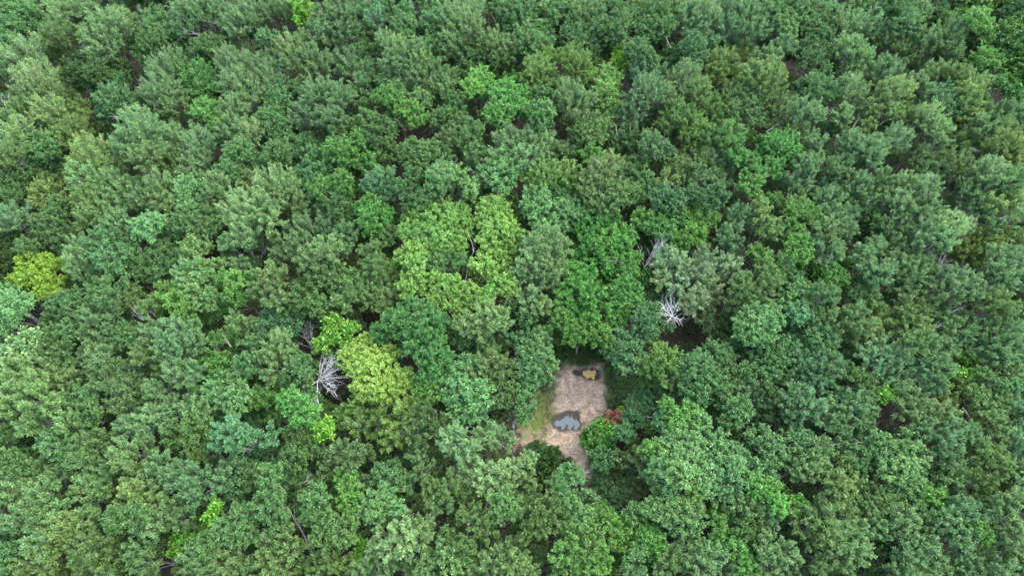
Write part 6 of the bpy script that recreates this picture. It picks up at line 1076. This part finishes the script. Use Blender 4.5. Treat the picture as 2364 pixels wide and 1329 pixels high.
# tufts of grass on the grassy side of the clearing
A = np.array(GRASS); lo, hi = A.min(axis=0) - .6, A.max(axis=0) + .6
Q = np.stack([g.uniform(lo[0], hi[0], 9000), g.uniform(lo[1], hi[1], 9000)], 1)
Q = Q[signed(Q, GRASS) + vnoise(Q, 0.7, 41) * 0.8 > 0.1]
V, F, T = leaf_cloud(g, np.concatenate([Q, g.uniform(0.03, 0.16, (len(Q), 1))], 1), 0.14, 0.035, 0.3)
stuff("grass", "short olive grass along the side of the clearing", mesh_from("grass", V, [F], [M_LEAF], None, T), (.085, .125, .028, .35))

# fallen leaves and stones strewn over the bare soil
A = np.array(BARE); lo, hi = A.min(axis=0) - 1, A.max(axis=0) + 1
Q = np.stack([g.uniform(lo[0], hi[0], 16000), g.uniform(lo[1], hi[1], 16000)], 1)
keep = (signed(Q, BARE) > -0.9) & (signed(Q, POND) < -0.1) & (signed(Q, MUD) < -0.1)
Q = Q[keep]
V, F, T = leaf_cloud(g, np.concatenate([Q, g.uniform(0.03, 0.06, (len(Q), 1))], 1), 0.13, 0.085, 2.0)
M_LIT = leaf_material("dry_leaf", (0.19, 0.135, 0.10))
stuff("fallen_leaves", "dry brown leaf litter strewn over the bare soil", mesh_from("fallen_leaves", V, [F], [M_LIT], None, T))

# broken sticks lying on the clearing
Q = np.stack([g.uniform(lo[0], hi[0], 500), g.uniform(lo[1], hi[1], 500)], 1)
sq = signed(Q, BARE)
Q = Q[(sq > -0.7) & (sq < 1.6) & (signed(Q, POND) < -0.2) & (signed(Q, MUD) < -0.2)]
a_ = np.concatenate([Q, np.full((len(Q), 1), 0.05)], 1)
d_ = unit(g.normal(0, 1, (len(Q), 3)) * np.array([1, 1, 0.08])) * g.uniform(0.15, 0.8, (len(Q), 1))
v_, f_ = prisms(a_, a_ + d_, 0.014, 0.008, 4)
stuff("twig_litter", "grey broken twigs lying on the bare soil", mesh_from("twig_litter", v_, [f_], [M_DEAD2]))
# weeds seeding in from the ragged edge
Q = np.stack([g.uniform(lo[0], hi[0], 1500), g.uniform(lo[1], hi[1], 1500)], 1)
sq = signed(Q, BARE)
Q = Q[(sq > -0.6) & (sq < 0.55) & (vnoise(Q, 1.1, 51) > 0.05) & (signed(Q, POND) < -0.4) & (signed(Q, MUD) < -0.3)][:420]
Q = np.repeat(Q, 12, axis=0) + g.normal(0, 0.16, (len(Q) * 12, 2))
V, F, T = leaf_cloud(g, np.concatenate([Q, g.uniform(0.05, 0.32, (len(Q), 1))], 1), 0.16, 0.08, 0.6)
stuff("weeds", "low green weeds seeding in along the clearing edge", mesh_from("weeds", V, [F], [M_LEAF], None, T), (.050, .130, .024, .25))

# the woodland goes on beyond the frame
W = np.stack(np.meshgrid(np.arange(-128, 128, 3.1), np.arange(-16, 134, 3.1)), -1).reshape(-1, 2)
W = W + g.normal(0, 0.7, W.shape)
W = W[~in_view(W, 10.5, 0.006) & in_view(W, 10.5, 0.14)]
n = len(W); per = 230
rad = g.uniform(1.7, 2.6, n); hh = 10.4 + g.normal(0, 0.9, n)
u = unit(g.normal(0, 1, (n, per, 3)))
P = u * rad[:, None, None] * (g.uniform(0.3, 1, (n, per, 1)) ** 0.4)
P[..., 2] *= 0.85
P[..., 2] += hh[:, None]; P[..., :2] += W[:, None]
V, F, T = leaf_cloud(g, P.reshape(-1, 3), 0.62, 0.36, 0.6)
sel = W[g.uniform(0, 1, n) < 0.45]
tb = np.concatenate([sel, np.full((len(sel), 1), -0.05)], 1); tt_ = np.concatenate([sel, np.full((len(sel), 1), 9.5)], 1)
v2, f2 = prisms(tb, tt_, 0.16, 0.07, 5)
V2 = np.concatenate([V, v2])
T2 = np.concatenate([T, np.full((len(v2), 3), .5)])
mi = np.concatenate([np.zeros(len(F)), np.ones(len(f2))])
stuff("surrounding_woods", "green woodland carrying on past the pictured trees", mesh_from("surrounding_woods", V2, [F, f2 + len(V)], [M_LEAF, M_BARK], mi, T2), (.048, .115, .040, .1))

# ------------------------------------------------------------------ bare pale limbs that show in the crowns
def crooked(a, b, n, amp, rg):
    a, b = np.array(a), np.array(b)
    t = np.linspace(0, 1, n)[:, None]
    p = a + (b - a) * t
    off = np.cumsum(rg.normal(0, amp, (n, 3)), axis=0)
    off -= off[0] + (off[-1] - off[0]) * t
    return p + off

def branchy(a, b, r0, rg, depth=2, shoots=7, droop=0.0, spread=0.7):
    """A crooked branch from a to b with side shoots and twigs on it: verts, faces."""
    a, b = np.array(a, float), np.array(b, float)
    ln = np.linalg.norm(b - a)
    pts = crooked(a, b, 8, ln * 0.022, rg)
    V, F = tube(pts, r0 * (1 - 0.72 * np.linspace(0, 1, 8)), 5)
    Vs, Fs, off = [V], [F], len(V)
    d = (b - a) / ln
    for k in range(shoots):
        i = int(rg.integers(2, 8))
        dd = unit((d + rg.normal(0, spread, 3) + np.array([0, 0, 0.12 - droop]))[None])[0]
        l2 = ln * rg.uniform(0.22, 0.48)
        r2 = r0 * (1 - 0.08 * i) * 0.45
        if depth > 1:
            v, f = branchy(pts[i], pts[i] + dd * l2, r2, rg, depth - 1, 4, droop, spread)
        else:
            p = crooked(pts[i], pts[i] + dd * l2, 3, l2 * 0.05, rg)
            v, f = prisms(p[:-1], p[1:], [r2, r2 * .7], [r2 * .7, r2 * .35])
        Vs.append(v); Fs.append(f + off); off += len(v)
    return np.concatenate(Vs), np.concatenate(Fs)

ROOTS = [o for o in S.objects if o.parent is None and o.get("category") == "tree"]
STROKES = [((-46.78,80.71,10.40),(-50.21,81.34,11.40),0.036),
 ((-46.76,80.62,10.40),(-49.08,80.34,11.40),0.029),
 ((-54.84,64.89,10.40),(-55.95,64.18,11.40),0.036),
 ((-54.70,64.81,10.40),(-55.07,64.72,11.40),0.029),
 ((-70.13,65.28,10.40),(-71.21,68.28,11.40),0.058),
 ((-50.37,54.33,10.40),(-50.69,54.37,11.40),0.036),
 ((-14.83,81.44,10.40),(-15.28,86.15,11.40),0.043),
 ((-1.99,83.55,10.40),(-1.72,85.39,11.40),0.043),
 ((-2.96,59.25,10.40),(-4.39,58.97,11.40),0.036),
 ((-2.12,52.93,10.40),(-3.70,53.19,11.40),0.043),
 ((-9.05,56.26,10.40),(-7.41,56.43,11.40),0.043),
 ((23.74,78.12,10.40),(22.76,79.36,11.40),0.05),
 ((7.06,64.89,10.40),(8.50,64.88,11.40),0.043),
 ((7.24,66.55,10.40),(7.45,64.25,11.40),0.036),
 ((22.20,59.63,10.40),(20.39,60.75,11.40),0.043),
 ((9.17,54.97,10.40),(9.79,55.43,11.40),0.043),
 ((50.94,63.34,10.40),(52.23,63.71,11.40),0.043),
 ((46.92,62.42,10.40),(48.24,64.10,11.40),0.036),
 ((47.08,66.39,10.40),(46.61,67.08,11.40),0.036),
 ((-44.11,33.73,10.40),(-45.35,34.86,11.40),0.043),
 ((-44.15,33.67,10.40),(-45.04,35.67,11.40),0.036),
 ((-44.21,33.73,10.40),(-45.05,34.07,11.40),0.029),
 ((-65.93,50.05,10.40),(-64.00,50.45,11.40),0.036),
 ((-32.93,30.27,10.40),(-33.90,31.44,11.40),0.036),
 ((-6.15,40.20,7.50),(-4.83,43.30,10.00),0.1),
 ((-4.80,43.06,10.40),(-5.40,44.94,11.40),0.05),
 ((-11.44,44.46,10.40),(-12.25,45.32,11.40),0.058),
 ((-11.33,44.59,10.40),(-10.79,44.81,11.40),0.036),
 ((58.42,36.80,10.40),(58.29,38.00,11.40),0.043),
 ((58.80,37.80,10.40),(58.99,38.24,11.40),0.029),
 ((52.90,34.70,10.40),(54.15,35.09,11.40),0.05),
 ((50.46,32.71,10.40),(51.05,32.94,11.40),0.043),
 ((45.85,48.90,10.40),(46.37,50.45,11.40),0.036),
 ((-21.08,7.99,7.50),(-23.93,12.26,10.00),0.13),
 ((-22.27,14.66,10.40),(-21.30,15.27,11.40),0.043),
 ((-2.82,11.23,10.40),(-2.44,12.73,11.40),0.05),
 ((-2.48,12.90,10.40),(-1.91,13.26,11.40),0.036),
 ((38.68,18.95,10.40),(34.05,18.37,11.40),0.05),
 ((33.62,19.38,10.40),(34.51,19.89,11.40),0.043),
 ((-12.97,6.74,10.40),(-13.19,7.22,11.40),0.043),
 ((14.39,63.42,10.40),(14.44,61.05,11.40),0.036),
 ((23.50,69.37,10.40),(22.78,70.47,11.40),0.036),
 ((23.88,69.45,10.40),(24.10,70.06,11.40),0.036),
 ((18.08,64.19,10.40),(18.68,64.72,11.40),0.036),
 ((33.90,68.31,10.40),(36.00,68.84,11.40),0.043),
 ((35.35,62.26,10.40),(36.83,63.10,11.40),0.043),
 ((60.61,57.27,10.40),(61.33,56.79,11.40),0.043),
 ((62.02,60.00,10.40),(63.01,58.10,11.40),0.036),
 ((43.80,84.67,10.40),(44.19,85.21,11.40),0.036),
 ((-31.91,78.74,10.40),(-30.34,76.37,11.40),0.036),
 ((-52.84,71.43,10.40),(-50.83,69.17,11.40),0.036),
 ((-70.89,65.36,10.40),(-72.09,67.64,11.40),0.05),
 ((-5.67,56.33,10.40),(-4.93,54.52,11.40),0.043),
 ((40.56,49.71,10.40),(40.85,47.72,11.40),0.036),
 ((31.94,45.42,10.40),(33.61,44.37,11.40),0.043),
 ((14.05,35.63,10.40),(14.97,36.01,11.40),0.029),
 ((-23.20,44.46,10.40),(-22.24,42.92,11.40),0.036),
 ((-30.72,74.81,10.40),(-31.40,77.07,11.40),0.036),
 ((-7.88,12.55,10.40),(-7.36,13.26,11.40),0.043),
 ((-6.13,14.79,10.40),(-4.44,14.50,11.40),0.036),
 ((8.42,9.08,10.40),(9.03,10.01,11.40),0.036),
 ((19.05,15.71,10.40),(19.78,15.95,11.40),0.036),
 ((2.84,10.15,10.40),(3.38,9.93,11.40),0.058),
 ((-15.11,6.99,10.40),(-14.55,7.71,11.40),0.043),
 ((-39.51,9.08,10.40),(-36.92,9.59,11.40),0.043),
 ((34.46,64.19,10.40),(34.83,64.72,11.40),0.036),
 ((-38.52,16.26,10.40),(-37.26,15.23,11.40),0.043),
 ((42.48,17.81,10.40),(40.80,16.87,11.40),0.036),
 ((50.31,11.23,10.40),(50.33,12.38,11.40),0.043),
 ((50.60,18.05,10.40),(49.17,16.87,11.40),0.036),
 ((50.73,22.93,10.40),(50.43,21.63,11.40),0.043),
 ((51.06,81.44,10.40),(51.68,81.52,11.40),0.036),
 ((55.34,85.61,10.40),(53.06,83.53,11.40),0.036),
 ((11.01,41.94,10.40),(13.78,41.01,11.40),0.029),
 ((-26.07,9.08,10.40),(-23.69,7.30,11.40),0.036)]
rs = np.random.default_rng(77)
for a, b, r in STROKES:
    mid = ((a[0] + b[0]) / 2, (a[1] + b[1]) / 2)
    root = min(ROOTS, key=lambda o: (o.location.x - mid[0]) ** 2 + (o.location.y - mid[1]) ** 2)
    o_ = np.array(root.location)
    v, f = branchy(np.array(a) - o_, np.array(b) - o_, r, rs, 1, 5, 0.0, 0.5)
    me = mesh_from("limb", v, [f], [M_TWIG if r < 0.09 else M_BARK])
    link("limb", me, root, Matrix.Identity(4))

# ------------------------------------------------------------------ dead trees
def dead(name, cat, label, foot, fork, tips, r0, mat, shoots=8, depth=2, spread=0.65):
    root = bpy.data.objects.new(name, None)
    root.location = foot
    root.empty_display_size = 0.4
    root["label"] = label; root["category"] = cat; root["group"] = "dead grey trees"
    COLL.objects.link(root)
    f_ = np.array(foot); k = np.array(fork) - f_
    v, f = tube(crooked((0, 0, -0.05), k, 8, 0.05, rs), r0 * (1.4 - 0.5 * np.linspace(0, 1, 8)), 7)
    link("trunk", mesh_from("trunk", v, [f], [mat]), root, Matrix.Identity(4))
    for t in tips:
        v, f = branchy(k, np.array(t) - f_, r0 * 0.45, rs, depth, shoots + 3, 0.0, spread)
        link("limb", mesh_from("limb", v, [f], [mat]), root, Matrix.Identity(4))

dead('dead_tree','dead tree','white dead tree with a bare spray of branches beside the pale yellow tree',(-24.73,28.33,0.00),(-22.99,27.07,7.80),[(-19.58,26.68,9.80),(-19.94,27.62,10.00),(-20.69,29.26,10.20),(-21.86,28.65,10.10),(-20.40,25.68,9.20),(-20.24,24.76,8.80),(-22.35,23.63,8.80),(-22.53,28.55,9.80),(-21.11,27.88,10.30),(-20.88,27.01,10.20),(-23.42,26.06,9.00),(-20.57,26.14,10.00),(-20.75,27.23,10.20)],0.12,M_DEAD,9,2,0.5)
dead('dead_tree','dead tree','thin grey dead tree standing upslope of the white dead tree',(-26.51,33.25,0.00),(-24.58,31.44,7.10),[(-25.47,33.21,9.40),(-24.40,33.77,9.80),(-24.98,33.46,9.60),(-23.51,31.76,9.20),(-25.72,31.51,8.60),(-23.98,32.61,9.60),(-22.83,29.82,8.20),(-24.37,31.99,9.60)],0.08,M_DEAD2,7,2,0.5)
dead('dead_tree','dead tree','low grey dead tree with sprawling sticks below the white dead tree',(-24.52,25.78,0.00),(-24.03,25.39,2.20),[(-21.85,24.86,3.40),(-22.72,24.15,3.40),(-24.95,25.35,3.60),(-23.35,23.66,3.20),(-24.37,25.78,3.80),(-23.83,26.03,4.40)],0.06,M_DEAD2,5,1,0.6)
dead('dead_tree','dead tree','white claw-like dead tree at the rim of the deep shaded hollow',(21.96,37.02,0.00),(19.56,34.79,9.20),[(17.48,35.51,11.60),(18.26,36.11,11.90),(18.93,36.24,12.00),(20.07,35.88,11.80),(19.77,34.71,11.60),(17.65,34.27,11.20),(18.50,33.36,10.60),(19.90,32.96,10.60),(20.60,33.52,11.00),(17.96,34.93,11.50)],0.075,M_DEAD,6,2,0.55)
dead('dead_tree','dead tree','slim pale dead stem bending over a gap near the mossy pale-twigged tree',(18.50,45.82,0.00),(16.98,42.14,8.00),[(17.90,43.48,11.20),(18.78,43.93,11.40),(19.17,44.24,11.20),(16.22,43.43,10.20),(18.34,43.16,11.00)],0.09,M_DEAD,4,2,0.5)
dead('dead_shrub','dead shrub','upper tangle of grey dead twigs on the green bank beside the clearing',(4.03,33.01,0.00),(3.86,31.73,3.60),[(3.05,31.84,4.80),(4.35,32.03,5.20),(4.68,31.37,4.80),(3.70,30.72,4.40),(4.35,30.76,4.60),(3.26,31.26,4.80),(2.73,31.57,4.60),(4.03,32.11,5.00)],0.05,M_DEAD2,8,2,0.8)
dead('dead_shrub','dead shrub','lower tangle of grey dead twigs on the green bank beside the clearing',(3.61,28.91,0.00),(3.52,28.28,2.20),[(3.15,28.28,3.20),(4.35,28.78,3.40),(4.02,28.44,3.40),(4.58,28.62,3.20),(3.04,27.67,3.00),(3.80,28.10,3.40)],0.04,M_DEAD2,7,2,0.8)
dead('dead_tree','dead tree','bare grey twigs poking from a dark gap near the right edge',(59.99,45.68,0.00),(53.36,41.03,9.80),[(53.23,41.44,11.40),(54.18,41.37,11.20),(53.81,40.62,11.00),(53.76,41.99,11.40),(53.21,41.93,11.30),(52.30,42.73,11.20)],0.08,M_DEAD2,7,2,0.6)
dead('dead_shrub','dead shrub','curved bare grey sticks beside the brown gap at lower right',(48.41,23.30,0.00),(45.84,22.44,4.50),[(43.96,23.12,7.40),(44.12,23.32,7.60),(44.72,22.91,7.40),(45.23,22.15,7.00),(44.28,22.42,6.60)],0.05,M_DEAD2,6,2,0.6)
